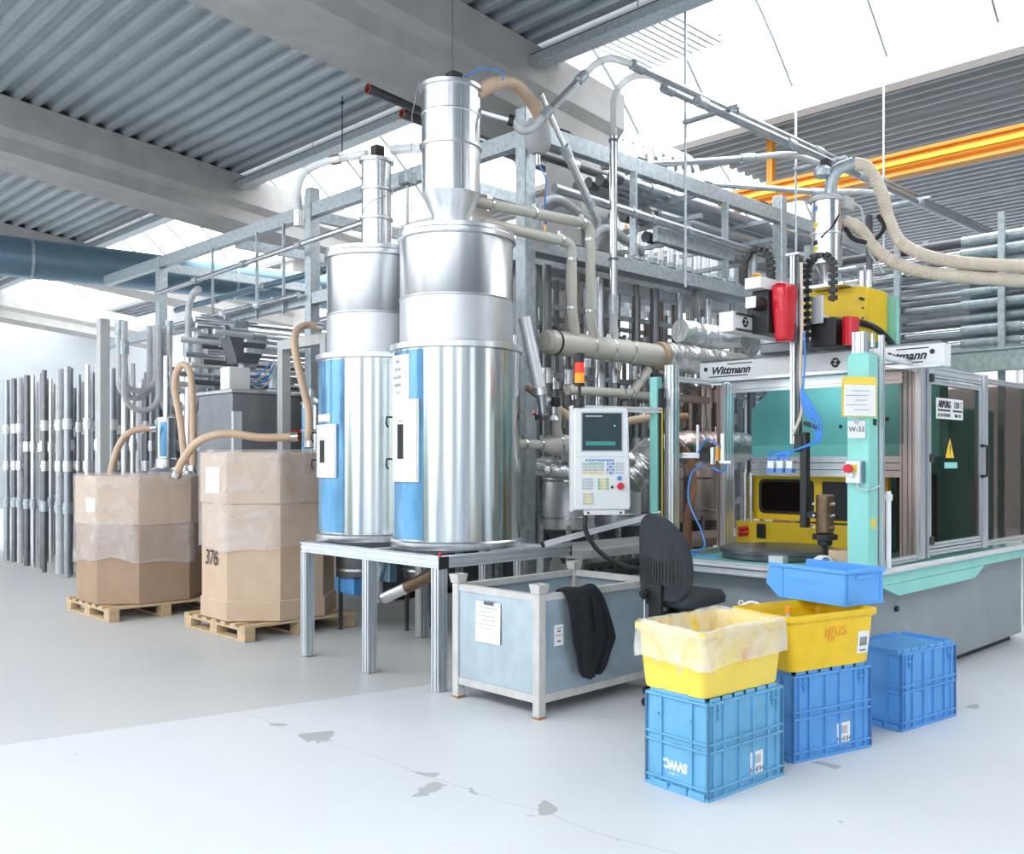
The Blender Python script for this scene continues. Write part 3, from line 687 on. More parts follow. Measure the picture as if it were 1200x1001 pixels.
f = MB(); f.cyl((-.25, .06, .74), (-.30, .06, .74), .03, n=10); f.cyl((-.30, .06, .74), (-.31, .06, .74), .02, n=10); f.build('knob', 'black', t, world=False)
f = MB(); f.cyl((-.26, .075, .40), (-.26, .075, .70), .008, n=8); f.build('adjust_rod', 'steel', t, world=False)
f = MB(); f.lathe((.03, 0, 0), [(.028, .10), (.028, .40), (.02, .401), (.02, .60), (.09, .605), (.12, .64)], 16); f.build('gas_column', 'black', t, world=False)
for k in range(5):
    a = R(72 * k + 20); c, s = math.cos(a), math.sin(a)
    f = MB(); f.bar((.03 + .03 * c, .03 * s, .12), (.03 + .28 * c, .28 * s, .075), .045, .03); f.build('base_leg', 'black', t, world=False, bevel=.005)
    f = MB(); x, y = .03 + .28 * c, .28 * s; f.cyl((x - .02 * s, y + .02 * c, .028), (x + .02 * s, y - .02 * c, .028), .028, n=14); f.cyl((x, y, .03), (x, y, .065), .009, n=8); f.build('castor', 'black', t, world=False)

# ---- control panel
CP = (5.15, 4.60, 1.21); CR = -38
t = thing('operator_terminal', 'light grey machine control terminal with screen and coloured membrane keys', 'control panel', CP, CR)
f = MB(); f.extrude([(-.205, 0, .03), (.205, 0, .03), (.215, 0, .06), (.195, 0, .76), (.18, 0, .775), (-.19, 0, .775), (-.205, 0, .76)], (0, .10, 0)); f.build('housing', 'white_panel', t, world=False, bevel=.012)
f = MB(); f.box(-.225, -.206, .015, .11, .02, .79); f.build('side_rail', 'white_panel', t, world=False, bevel=.004)
f = MB(); f.box(-.155, .155, -.004, -.0005, .455, .745); b = f.build('bezel', 'key_grey', t, world=False, bevel=.002)
f = MB(); f.box(-.145, .145, -.007, -.0045, .465, .735); s_ = f.build('screen', 'screen', b, world=False)
f = MB(); f.box(-.12, .0, -.0085, -.0073, .71, .716); f.build('screen_mark', 'white', b, world=False)
f = MB(); f.box(.09, .098, -.0085, -.0073, .64, .648); f.build('screen_mark', 'led_green', b, world=False)
f = MB(); f.box(-.12, .10, -.0085, -.0073, .50, .53); f.build('screen_mark', 'teal_dark', b, world=False)
f = MB(); f.box(-.19, .192, -.003, -.0005, .415, .418); f.build('seam', 'key_grey', t, world=False)
def keys(x0, z0, nx, nz, dx, dz, mats, skip=()):
    for j in range(nz):
        for i in range(nx):
            if (i, j) in skip: continue
            f = MB(); x, z = x0 + i * dx, z0 - j * dz; f.box(x, x + dx * .72, -.005, -.0006, z - dz * .68, z); f.build('key', mats(i, j), t, world=False)
keys(-.12, .40, 10, 1, .0215, .018, lambda i, j: 'key_blue')
keys(-.145, .375, 8, 4, .0205, .022, lambda i, j: ('key_green', 'key_grey', 'key_grey', 'key_yellow')[j])
keys(.035, .375, 3, 4, .021, .022, lambda i, j: 'key_blue' if (i + j) % 2 == 0 else 'key_grey')
keys(.105, .375, 3, 4, .019, .022, lambda i, j: 'key_grey')
keys(-.145, .262, 4, 4, .021, .022, lambda i, j: 'key_grey')
keys(-.03, .262, 4, 4, .0215, .022, lambda i, j: 'key_green' if i in (0, 3) else 'key_yellow')
keys(-.14, .155, 4, 4, .021, .022, lambda i, j: 'key_yellow' if i in (1, 2) else 'key_grey')
f = MB(); f.cyl((.135, 0, .205), (.135, -.02, .205), .016, n=14); f.cyl((.135, -.02, .205), (.135, -.035, .205), .027, .024, n=18); lab(f.build('emergency_stop', 'red', t, world=False), 'red emergency stop knob')
f = MB(); f.cyl((.128, 0, .262), (.128, -.014, .262), .017, n=14); lab(f.build('button', 'key_blue', t, world=False), 'blue push button')
f = MB(); f.cyl((.075, 0, .198), (.075, -.01, .198), .010, n=10); f.build('key_switch', 'black', t, world=False)
f = MB(); f.box(-.13, .17, .005, .06, -.005, .029); f.build('lower_bracket', 'white_panel', t, world=False, bevel=.003)
for x in (-.10, .14):
    f = MB(); f.cyl((x, .005, .012), (x, .001, .012), .009, n=10); f.build('bolt', 'black', t, world=False)
# arm from the panel to the light-curtain post
t2 = thing('panel_arm', 'white support arm between the control terminal and the teal post', 'arm', (5.2, 4.65, 1.97))
f = MB(); f.prof((5.10, 4.74, 1.985), (5.73, 4.52, 1.985), 1, 1); f.build('beam', 'alu_light', t2)
f = MB(); f.box(5.12, 5.20, 4.66, 4.75, 1.94, 1.965); f.build('bracket', 'alu_light', t2)
# signal lamp on the panel
sl = (5.03, 4.71, 1.99)
t = thing('signal_lamp', 'red and orange stack light on top of the control terminal', 'signal lamp', sl)
f = MB(); f.lathe(sl, [(.035, 0), (.035, .02), (.022, .05), (.022, .055)], 16); f.build('base', 'black', t)
f = MB(); f.lathe(sl, [(.012, .0555), (.012, .15)], 12); f.build('pole', 'black', t)
f = MB(); f.lathe(sl, [(.036, .1505), (.036, .172)], 20); f.build('collar', 'black', t)
f = MB(); f.lathe(sl, [(.035, .1725), (.035, .245)], 20); lab(f.build('orange_lens', 'lamp_orange', t), 'orange lens')
f = MB(); f.lathe(sl, [(.035, .2455), (.035, .32)], 20); lab(f.build('red_lens', 'lamp_red', t), 'red lens')
f = MB(); f.lathe(sl, [(.036, .3205), (.036, .385), (.03, .39)], 20); f.build('cap', 'black', t)
f = MB(); f.tube(spline([(5.08, 4.70, 1.22), (5.08, 4.69, 1.08), (5.16, 4.62, .93), (5.30, 4.50, .83), (5.5, 4.38, .80), (5.8, 4.3, .78)], 8), .018, 10)
tag(f.build('control_cable', 'black'), 'thick black cable looping down from the control terminal', 'cable')
# loose profile lying from the silo table to the light-curtain post
f = MB(); f.prof((5.02, 5.06, .975), (5.74, 4.52, 1.20), 1, 1); t = thing('aluminium_strut', 'bare aluminium strut leaning from the silo table toward the teal post', 'strut', (5.02, 5.06, .975))
f.build('extrusion', 'alu', t)
f = MB(); f.bar((5.0, 5.075, .968), (5.018, 5.062, .974), .042, .042); f.build('end_cap', 'black', t)

# ================================================================== CARDBOARD BINS ON PALLETS
def octagon(cx, cy, w, d, ch, z):
    a, b = w / 2, d / 2
    return [(cx + x, cy + y, z) for x, y in ((-a, -b + ch), (-a + ch, -b), (a - ch, -b), (a, -b + ch), (a, b - ch), (a - ch, b), (-a + ch, b), (-a, b - ch))]
def pallet(label, x0, y0, w, d, rot=0):
    t = thing('pallet', label, 'pallet', (x0, y0, 0), rot)
    for k in range(7):
        f = MB(); y = k * (d - .10) / 6; f.box(0, w, y, y + .10, .118, .14); f.build('top_board', 'wood', t, world=False)
    for x in (0, w / 2 - .05, w - .10):
        f = MB(); f.box(x, x + .10, 0, d, .096, .1175); f.build('stringer_board', 'wood', t, world=False)
        f = MB(); f.box(x, x + .10, 0, d, .0, .02); f.build('bottom_board', 'wood', t, world=False)
        for y in (0, d / 2 - .07, d - .14):
            f = MB(); f.box(x, x + .10, y, y + .14, .0205, .0955); f.build('block', 'wood', t, world=False, bevel=.003)
    return t
def film(cx, cy, w, d, ch, z0, z1, seed, zamp):
    rr = random.Random(seed); f = MB(); base = octagon(cx, cy, w, d, ch, 0); rings = []
    zs = [z0 + (z1 - z0) * k / 9 for k in range(10)]
    ph = [rr.uniform(0, 6) for _ in range(4)]
    for j, z in enumerate(zs):
        pts = []
        for i in range(8):
            a, b = base[i], base[(i + 1) % 8]
            for k in range(10):
                u = k / 10; x = a[0] + (b[0] - a[0]) * u; y = a[1] + (b[1] - a[1]) * u; s = (i * 10 + k) / 80 * 2 * math.pi
                q = 1 + .014 + .012 * math.sin(7 * s + ph[0]) * (1 - j / 9) + .008 * math.sin(15 * s + ph[1] + j * .5) + .02 * (1 - j / 9) ** 2
                pts.append((cx + (x - cx) * q, cy + (y - cy) * q, z + (1 - j / 9) * zamp * (math.sin(3 * s + ph[2]) + .6 * math.sin(8 * s + ph[3])) + (.012 * math.sin(11 * s) if j == 9 else 0)))
        rings.append(pts)
    rings.append([(cx + (p[0] - cx) * .93, cy + (p[1] - cy) * .93, z1 + .012) for p in rings[-1]])
    return loft(f, rings, False, True)
pallet('wooden pallet under the cardboard bin marked 376', 4.05, 7.82, 1.14, 1.20)
cx, cy, w, d, ch = 4.62, 8.42, 1.12, 1.18, .34
t = thing('cardboard_bin', 'tall octagonal cardboard bin marked 376 under a plastic cover', 'carton', (cx, cy, .141))
f = MB(); f.extrude(octagon(cx, cy, w, d, ch, .141), (0, 0, 1.065)); f.build('lower_sleeve', 'cardboard', t, bevel=.012)
f = MB(); f.extrude(octagon(cx, cy, w + .02, d + .02, ch, 1.207), (0, 0, .47)); f.build('upper_sleeve', 'cardboard', t, bevel=.012)
f = MB(); f.extrude(octagon(cx, cy, w + .02, d + .02, ch, .143), (0, 0, .19)); f.build('bottom_flap', 'cardboard', t, bevel=.01)
lab(film(cx, cy, w + .03, d + .03, ch, .80, 1.69, 5, .02).build('plastic_cover', 'film', t, smooth=80), 'crinkled clear plastic cover')
text('376', (cx - w / 2 - .012, 8.46, .70), (0, -1, 0), (0, 0, 1), .20, 'print', t, name='handwritten_number', sx=.85, shear=.15)
f = MB(); quad_plate(f, (cx - w / 2 - .014, 8.42, 1.42), (0, -1, 0), (0, 0, 1), .28, .24, .003); f.build('paper_label', 'paper', t)
# second bin behind
pallet('wooden pallet under the squat cardboard bin at the dryer', 3.62, 9.75, 1.14, 1.2)
cx, cy, w, d, ch = 4.18, 10.36, 1.12, 1.18, .30
t = thing('cardboard_bin', 'squat octagonal cardboard bin under milky film beside the steel dryer', 'carton', (cx, cy, .141))
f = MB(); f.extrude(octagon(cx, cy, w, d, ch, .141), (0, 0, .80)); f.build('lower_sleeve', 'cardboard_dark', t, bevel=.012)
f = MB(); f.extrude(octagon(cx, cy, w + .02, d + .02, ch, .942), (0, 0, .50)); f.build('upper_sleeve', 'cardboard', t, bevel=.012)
lab(film(cx, cy, w + .03, d + .03, ch, .58, 1.46, 9, .03).build('plastic_cover', 'film', t, smooth=80), 'crinkled clear plastic cover')
f = MB(); quad_plate(f, (cx - w / 2 - .014, 10.2, 1.15), (0, -1, 0), (0, 0, 1), .25, .14, .003); f.build('paper_label', 'paper', t)

# ================================================================== MOULDING CELL
XF, XI, YL, YR = 5.80, 6.50, 4.47, 2.91
# --- machine bed
t = thing('machine_base', 'grey machine base with teal tray edged in aluminium', 'machine', (XF, YR, 0))
f = MB(); f.box(5.98, 8.98, 2.98, 4.44, .06, .76); f.build('cabinet', 'base_grey', t, bevel=.01)
f = MB(); f.box(6.02, 8.9, 3.05, 4.38, 0, .06); f.build('plinth', 'black', t)
f = MB(); f.extrude([(5.83, 2.87, .765), (5.83, 4.50, .765), (9.0, 4.50, .765), (9.0, 2.87, .765)], (0, 0, .09)); f.build('tray', 'teal', t, bevel=.004)
f = MB(); f.extrude([(5.98, 2.868, .764), (6.25, 2.868, .68), (7.6, 2.868, .68), (7.8, 2.868, .764)], (0, .05, 0)); f.build('apron', 'teal', t)
f = MB(); f.prof((5.80, 2.87, .845), (5.80, 4.52, .845), 1, 1); f.build('edge_rail', 'alu', t)
f = MB(); f.prof((5.80, 2.87, .795), (5.80, 4.52, .795), 1, 1); f.build('edge_rail', 'alu', t)
f = MB(); f.cyl((5.86, 2.845, .865), (9.0, 2.845, .865), .022, n=12); f.build('edge_tube', 'alu_light', t)
f = MB(); f.box(5.985, 6.6, 2.972, 2.979, .30, .70); f.build('cabinet_door', 'base_grey', t, bevel=.003)
f = MB(); f.cyl((6.42, 2.971, .56), (6.42, 2.95, .56), .02, n=12); f.build('lock', 'black', t)
f = MB(); f.cyl((5.979, 3.35, .45), (5.96, 3.35, .45), .02, n=12); f.build('lock', 'black', t)
f = MB(); f.lathe((6.42, 3.92, 0), [(.40, .857), (.42, .865), (.42, .90), (.44, .905), (.44, .93), (.40, .937), (.10, .94)], 48); lab(f.build('rotary_table', 'dark_steel', t), 'dark round indexing table')
f = MB(); f.box(6.0, 6.08, 3.62, 3.74, .857, .91); f.build('stop_block', 'alu', t, bevel=.004)
# --- press inside the cell
t = thing('injection_press', 'teal and yellow injection press behind the guard windows', 'machine', (7.2, 3.6, .86))
f = MB(); f.extrude([(7.2, 4.66, 1.63), (7.2, 4.66, 2.05), (7.2, 4.26, 2.40), (7.2, 2.98, 2.40), (7.2, 2.98, 1.63)], (.16, 0, 0)); p = f.build('clamp_plate', 'teal_plate', t, bevel=.006)
for y, z in ((4.12, 2.25), (3.50, 1.92), (3.44, 1.90), (3.40, 1.93), (3.75, 2.18), (3.72, 2.15), (3.80, 1.88)):
    f = MB(); f.cyl((7.2, y, z), (7.196, y, z), .016 if y < 4 else .045, n=14); f.build('bolt_hole', 'black', p)
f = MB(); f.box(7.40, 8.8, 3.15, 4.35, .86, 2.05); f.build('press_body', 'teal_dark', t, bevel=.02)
f = MB(); f.box(7.0, 7.06, 3.30, 4.58, 1.10, 1.47); yg = f.build('upper_guard', 'yellow_paint', t, bevel=.004)
def rr_plate(x, cy, cz, w, h, r, t_):
    P = rrect(cy, cz, w, h, r, 0, 6); m = MB(); return m.extrude([(x, a, b) for a, b, _ in P], (t_, 0, 0))
lab(rr_plate(6.992, 4.19, 1.30, .52, .29, .05, .007).build('guard_window', 'black', yg), 'black rounded window')
rr_plate(6.988, 4.19, 1.30, .46, .24, .04, .003).build('guard_glass', 'dark_pane', yg)
f = MB(); f.box(6.985, 6.9995, 3.62, 3.85, 1.12, 1.43); f.build('tool_recess', 'black', yg)
f = MB(); f.box(6.9, 7.06, 3.30, 4.62, .90, 1.085); yl = f.build('lower_guard', 'yellow_paint', t, bevel=.005)
for k in (0, 1):
    f = MB(); f.cyl((6.9, 4.50, .985 + k * .045), (6.83, 4.54, .975 + k * .045), .018, .022, n=12); lab(f.build('plug', 'red', yl), 'red plug')
f = MB(); f.box(6.872, 6.8995, 4.32, 4.40, .95, 1.07); f.build('sensor_box', 'black', yl, bevel=.01)
for i, z in enumerate((1.50, 1.555, 1.61)):
    f = MB(); f.prof((6.88, 3.0, z), (6.88, 4.44, z), 1, 1, .048); f.build('guide_rail', 'alu', t)
for y in (4.50, 4.56):
    f = MB(); f.cyl((6.95, y, .90), (6.95, y, 1.50), .02, n=12); f.build('guide_rod', 'steel', t)
f = MB(); f.box(7.1, 7.15, 2.98, 3.28, .90, 1.5); f.build('back_plate', 'black', t)
# --- LED work light of the cell
f = MB(); f.box(6.93, 7.0, 3.15, 4.15, 2.30, 2.34); wl = f.build('work_light', 'alu', t); f = MB(); f.box(6.935, 6.995, 3.17, 4.13, 2.292, 2.2995); lab(f.build('diffuser', 'work_light', wl), 'lit white lamp strip')
# --- enclosure
t = thing('safety_enclosure', 'aluminium profile guard enclosure with tinted panes around the press', 'enclosure', (XF, YR, .86))
def post(x, y, z0, z1, nx=2, ny=2, m='alu'):
    f = MB(); f.prof((x, y, z0), (x, y, z1), nx, ny, .04, (1, 0, 0)); return f.build('post', m, t)
post(XF + .01, YL, .88, 2.33); post(XI + .02, YL, .857, 2.235, 2, 3); post(6.64, YR, .90, 2.29); post(6.74, YR, .90, 2.29, 2, 1)
post(7.84, YR, .90, 2.29); post(8.9, YR, .90, 2.29); post(XF + .02, YR + .02, 2.30, 2.44); post(8.9, YL, .857, 2.29)
def bar(p0, p1, nx=1, ny=1):
    f = MB(); f.prof(p0, p1, nx, ny); return f.build('crossbar', 'alu', t)
bar((XF + .055, YL, 2.23), (XI - .025, YL, 2.23)); bar((XF + .055, YL, 1.64), (XI - .10, YL - .02, 1.64)); bar((XF + .055, YL, .88), (XI - .025, YL, .88))
bar((XI + .02, YL - .065, 2.19), (XI + .02, YR + .05, 2.19), 1, 2)
f = MB(); f.cyl((XF + .09, YR - .02, 2.30), (6.62, YR - .06, 2.27), .022, n=12); f.build('crossbar', 'alu_light', t)
bar((6.785, YR, 2.25), (7.795, YR, 2.25), 1, 2); bar((6.785, YR, .93), (7.795, YR, .93), 1, 1); bar((5.90, YR, .91), (6.595, YR, .91)); bar((7.885, YR, 2.25), (8.855, YR, 2.25)); bar((7.885, YR, .93), (8.855, YR, .93))
bar((6.70, YR + .10, .90), (6.70, YR + .10, 2.28), 2, 2)
def pane(name, x0, x1, y0, y1, z0, z1, m):
    f = MB(); f.box(x0, x1, y0, y1, z0, z1); return f.build(name, m, t)
pane('pane', XF + .055, XI - .03, YL - .003, YL + .003, .905, 2.205, 'tinted_pane')
pane('pane', 5.90, 6.595, YR - .003, YR + .003, .935, 2.235, 'tinted_pane')
pane('pane', XI + .017, XI + .023, YR + .05, YL - .07, 1.72, 2.145, 'clear_pane')
pane('pane', 7.885, 8.855, YR - .003, YR + .003, .955, 2.225, 'dark_pane')
# door
dr = pane('door', 6.83, 7.76, YR - .003, YR + .003, 1.0, 2.16, 'dark_pane'); lab(dr, 'dark tinted guard door')
for (p0, p1) in (((6.81, YR, .96), (6.81, YR, 2.20)), ((7.775, YR, .96), (7.775, YR, 2.20)), ((6.832, YR, .98), (7.753, YR, .98)), ((6.832, YR, 2.18), (7.753, YR, 2.18))):
    f = MB(); f.prof(p0, p1, 1, 1, .04, (0, 1, 0) if p0[2] != p1[2] else (0, 0, 1)); f.build('door_rail', 'alu', dr)
for z in (2.20, 1.62, 1.02):
    f = MB(); f.box(6.755, 6.82, YR - .05, YR - .021, z - .03, z + .03); f.build('hinge', 'black', dr, bevel=.004)
f = MB(); f.tube([(7.775, YR - .025, 1.72), (7.775, YR - .075, 1.715), (7.775, YR - .075, 1.48), (7.775, YR - .025, 1.475)], .014, 8); f.build('handle', 'black', dr)
f = MB(); quad_plate(f, (7.20, YR - .0045, 1.99), (1, 0, 0), (0, 0, 1), .50, .155, .002); sg = f.build('maker_plate', 'white', dr)
text('ARBURG', (7.10, YR - .008, 2.02), (1, 0, 0), (0, 0, 1), .07, 'print', sg, sx=.85, depth=.001, bold=.003); text('1200 T', (7.345, YR - .008, 2.02), (1, 0, 0), (0, 0, 1), .07, 'print', sg, sx=.8)
text('ALLROUNDER', (7.09, YR - .008, 1.94), (1, 0, 0), (0, 0, 1), .036, 'print', sg); text('800-170', (7.345, YR - .008, 1.94), (1, 0, 0), (0, 0, 1), .036, 'print', sg)
for x, w in ((7.09, .23), (7.345, .18)):
    f = MB(); quad_plate(f, (x, YR - .0066, 1.977), (1, 0, 0), (0, 0, 1), w, .014, .001); f.build('print_bar', 'print', sg)
f = MB(); f.extrude([(7.12, YR - .0045, 1.62), (7.28, YR - .0045, 1.62), (7.20, YR - .0045, 1.77)], (0, -.002, 0)); ws = f.build('warning_sign', 'yellow_paint', dr); lab(ws, 'yellow warning triangle')
f = MB(); f.extrude([(7.195, YR - .007, 1.68), (7.21, YR - .007, 1.68), (7.20, YR - .007, 1.635)], (0, -.001, 0)); f.extrude([(7.19, YR - .007, 1.72), (7.205, YR - .007, 1.72), (7.21, YR - .007, 1.675), (7.195, YR - .007, 1.675)], (0, -.001, 0)); f.build('bolt_symbol', 'print', ws)
f = MB(); quad_plate(f, (7.22, YR - .0045, 1.565), (1, 0, 0), (0, 0, 1), .24, .045, .002); f.build('info_strip', 'teal', dr)
# teal front column with guard tube
t = thing('guard_column', 'turquoise machine column carrying papers and an emergency stop', 'column', (XF, YR, .87))
f = MB(); f.box(5.74, 5.875, 2.835, 2.985, .868, 2.285); f.build('cover', 'teal', t, bevel=.006)
f = MB(); f.prof((5.90, 2.825, .885), (5.90, 2.825, 2.42), 1, 1, .03, (1, 0, 0)); f.build('edge_profile', 'alu', t)
f = MB(); f.box(5.755, 5.86, 2.85, 2.97, 2.2855, 2.30); f.build('top_cap', 'teal', t)
f = MB(); f.box(5.77, 5.80, 2.835 - .012, 2.8345, 2.33, 2.42); f.build('plate', 'alu', t)
f = MB(); f.box(5.80, 5.85, 2.8325, 2.8349, 1.83, 1.87); f.build('tape', 'black', t)
f = MB(); f.box(5.775, 5.835, 2.832, 2.8349, 1.16, 1.23); f.build('sticker', 'yellow_light', t)
f = MB(); f.cyl((5.945, 2.80, .90), (5.945, 2.80, 1.40), .018, n=12); f.box(5.925, 5.965, 2.78, 2.82, 1.34, 1.38); f.build('guard_tube', 'white', t)
# papers on the column
nx = Vector((.80, -.60, 0));
t = thing('document_pouch', 'yellow-topped document pouch fixed on the turquoise column', 'pouch', (5.72, 2.84, 1.87))
c = Vector((5.665, 2.862, 2.0)); f = MB(); quad_plate(f, c, nx, (0, 0, 1), .235, .24, .004); f.build('pouch_back', 'yellow_deep', t)
f = MB(); quad_plate(f, c + Vector((-.0035, -.005, -.012)), nx, (0, 0, 1), .215, .205, .002); sh = f.build('sheet', 'paper', t)
f = MB(); P = [c + nx * a + Vector((-.004, -.006, b)) for a, b in ((-.117, .085), (.117, .085), (.105, .135), (-.10, .135), (-.117, .115))]; f.extrude(P, Vector((-.6, -.8, 0)) * .004); f.build('flap', 'yellow_light', t)
for k in range(5):
    f = MB(); quad_plate(f, c + Vector((-.006, -.008, .045 - k * .03)) + nx * (-.02 if k % 2 else .01), nx, (0, 0, 1), (.12, .15, .08, .14, .10)[k], .004, .0008); f.build('text_line', 'print_grey', sh)
t = thing('paper_tag', 'white hand-lettered tag pinned on the turquoise column below the pouch', 'tag', (5.725, 2.90, 1.76))
c = Vector((5.672, 2.885, 1.80)); f = MB(); quad_plate(f, c, nx, (0, 0, 1), .118, .11, .002); f.build('sheet', 'paper', t)
text('W-33', c + Vector((-.003, -.004, .0)), nx, (0, 0, 1), .045, 'print', t, depth=.0004)
f = MB(); f.cyl(c + Vector((0, 0, .05)), c + Vector((-.006, -.008, .05)), .018, n=12); f.build('magnet', 'grey_paint', t)
t = thing('emergency_stop_box', 'white switch box with red mushroom knob on the turquoise column', 'switch', (5.70, 2.9, 1.47))
f = MB(); f.box(5.688, 5.739, 2.87, 2.97, 1.455, 1.60); f.build('housing', 'white', t, bevel=.006)
f = MB(); f.box(5.70, 5.7385, 2.858, 2.869, 1.46, 1.595); f.build('lid_edge', 'blue_steel', t)
f = MB(); f.box(5.684, 5.6875, 2.885, 2.93, 1.525, 1.575); f.build('yellow_plate', 'yellow_light', t)
f = MB(); f.cyl((5.684, 2.93, 1.55), (5.655, 2.93, 1.55), .014, n=12); f.cyl((5.655, 2.93, 1.55), (5.63, 2.93, 1.55), .030, .027, n=18); lab(f.build('stop_knob', 'red', t), 'red mushroom knob')
f = MB(); f.cyl((5.6875, 2.92, 1.505), (5.672, 2.92, 1.505), .014, n=12); f.build('key_switch', 'steel', t)
f = MB(); f.tube(spline([(5.71, 2.90, 1.455), (5.71, 2.89, 1.42), (5.73, 2.83, 1.41), (5.86, 2.81, 1.44)], 6), .006, 6); f.build('cable', 'grey_paint', t)
# light curtain post at the left
t = thing('light_curtain', 'slim turquoise light-curtain post with yellow strip beside the terminal', 'post', (5.73, 4.56, .9))
f = MB(); f.box(5.70, 5.765, 4.53, 4.60, .885, 2.24); f.build('post', 'teal', t, bevel=.004)
f = MB(); f.box(5.72, 5.755, 4.505, 4.5295, 1.05, 2.15); f.build('sensor_bar', 'black', t)
f = MB(); f.box(5.725, 5.735, 4.4985, 4.5045, 1.05, 2.0); lab(f.build('yellow_strip', 'yellow_paint', t), 'yellow strip')
f = MB(); f.box(5.71, 5.757, 4.49, 4.504, 2.01, 2.08); f.build('connector', 'black', t)
# items on the tray
t = thing('small_carton', 'small open cardboard box on the tray beside the turquoise column', 'carton', (5.95, 3.06, .86), 8)
f = MB(); f.box(0, .16, 0, .006, 0, .13).box(0, .16, .154, .16, 0, .13).box(0, .006, .0065, .1535, 0, .13).box(.154, .16, .0065, .1535, 0, .13).box(.0065, .1535, .0065, .1535, 0, .006); f.build('box', 'cardboard', t, world=False)
f = MB(); f.extrude([(0, -.001, .131), (.16, -.001, .131), (.16, -.06, .15), (0, -.06, .15)], (0, 0, .004)); f.build('flap', 'cardboard', t, world=False)
t = thing('cardboard_strip', 'upright cardboard offcut leaning on the turquoise column', 'cardboard', (5.95, 3.02, .86))
f = MB(); f.box(5.93, 5.942, 2.99, 3.05, .857, 1.17); f.box(5.942, 5.98, 2.99, 3.002, .857, 1.17); f.build('board', 'cardboard', t)
t = thing('tape_dispenser', 'white and black tape dispenser on the tray before the small carton', 'dispenser', (5.88, 3.18, .86))
f = MB(); f.extrude([(5.86, 3.30, .875), (5.86, 3.30, .93), (5.86, 3.26, .955), (5.86, 3.20, .955), (5.86, 3.17, .93), (5.86, 3.17, .875)], (.05, 0, 0)); f.build('body', 'white', t, bevel=.006)
f = MB(); f.box(5.855, 5.915, 3.165, 3.305, .857, .8745); f.build('base', 'black', t)
f = MB(); f.cyl((5.859, 3.20, .92), (5.852, 3.20, .92), .028, n=16); f.build('roll', 'blue_steel', t)
# gripper test stand at left of the opening
t = thing('part_fixture', 'small pneumatic gripper fixture on a bar at the left guard post', 'fixture', (5.9, 4.25, 1.62))
f = MB(); f.prof((5.86, 4.40, 1.64), (5.86, 4.16, 1.64), 1, 1); f.build('bar', 'alu', t)
f = MB(); f.box(5.83, 5.89, 4.14, 4.23, 1.60, 1.66); f.build('valve_block', 'black', t, bevel=.004)
f = MB(); f.box(5.84, 5.88, 4.11, 4.139, 1.57, 1.70); f.build('cylinder_block', 'steel', t, bevel=.004)
f = MB(); f.box(5.835, 5.86, 4.06, 4.085, 1.60, 1.72); f.build('orange_sensor', 'orange', t)
f = MB(); f.box(5.83, 5.87, 3.95, 4.05, 1.58, 1.60); f.build('plate', 'alu', t)
f = MB(); f.box(5.85, 5.858, 4.02, 4.05, 1.60, 1.80); f.build('angle', 'alu', t)
f = MB(); f.box(5.835, 5.845, 4.24, 4.26, 1.66, 1.87); f.build('marker', 'white', t)
for k, pts in enumerate(([(5.84, 4.2, 1.58), (5.83, 4.30, 1.50), (5.82, 4.32, 1.30), (5.84, 4.22, 1.08), (5.85, 4.2, .95), (5.87, 4.36, .90), (5.9, 4.1, .875)], [(5.84, 4.05, 1.70), (5.82, 4.15, 1.76), (5.83, 4.24, 1.66)], [(5.84, 3.98, 1.60), (5.83, 4.02, 1.52), (5.84, 4.12, 1.55)])):
    f = MB(); f.tube(spline(pts, 8), .007, 6); f.build('air_hose', 'blue_hose', t)

# ================================================================== GANTRY ROBOT
t = thing('gantry_robot', 'white and red linear gantry robot mounted above the guard enclosure', 'robot', (6.45, 3.6, 2.24))
f = MB(); f.box(6.40, 6.52, 2.62, 4.64, 2.24, 2.40); rl = f.build('main_beam', 'white', t, bevel=.008)
f = MB(); f.box(6.405, 6.515, 2.64, 4.62, 2.4005, 2.415); f.build('linear_rail', 'dark_steel', rl)
f = MB(); f.box(6.392, 6.3995, 2.64, 4.62, 2.2405, 2.262); f.build('groove', 'alu', rl)
for y in (4.575, 2.70):
    f = MB(); f.cyl((6.3995, y, 2.345), (6.396, y, 2.345), .018, n=16); f.build('plug', 'black', rl)
for y, tw in ((4.34, 1), (2.93, 1)):
    text('Wittmann', (6.398, y, 2.325), (0, -1, 0), (0, 0, 1), .085, 'print', rl, shear=.32, sx=1.06, depth=.002, bold=.0022)
    f = MB(); quad_plate(f, (6.399, y - .09, 2.375), (0, -1, 0), (0, 0, 1), .23, .008, .002); f.build('logo_bar', 'print', rl)
    f = MB(); quad_plate(f, (6.399, y + .02, 2.28), (0, -1, 0), (0, 0, 1), .37, .008, .002); f.build('logo_bar', 'print', rl)
def emblem(p, xd, par):
    p, xd = V3(p), V3(xd); n = xd.cross(Vector((0, 0, 1)))
    f = MB(); f.extrude([p + xd * a + Vector((0, 0, b)) for a, b in ((-.042, 0), (-.015, -.035), (.015, -.035), (.042, 0), (.015, .035), (-.015, .035))], n * .002); e = f.build('emblem', 'print', par)
    text('Z', p + n * .003, xd, (0, 0, 1), .05, 'white', e, depth=.001)
emblem((6.399, 3.42, 2.32), (0, -1, 0), rl)
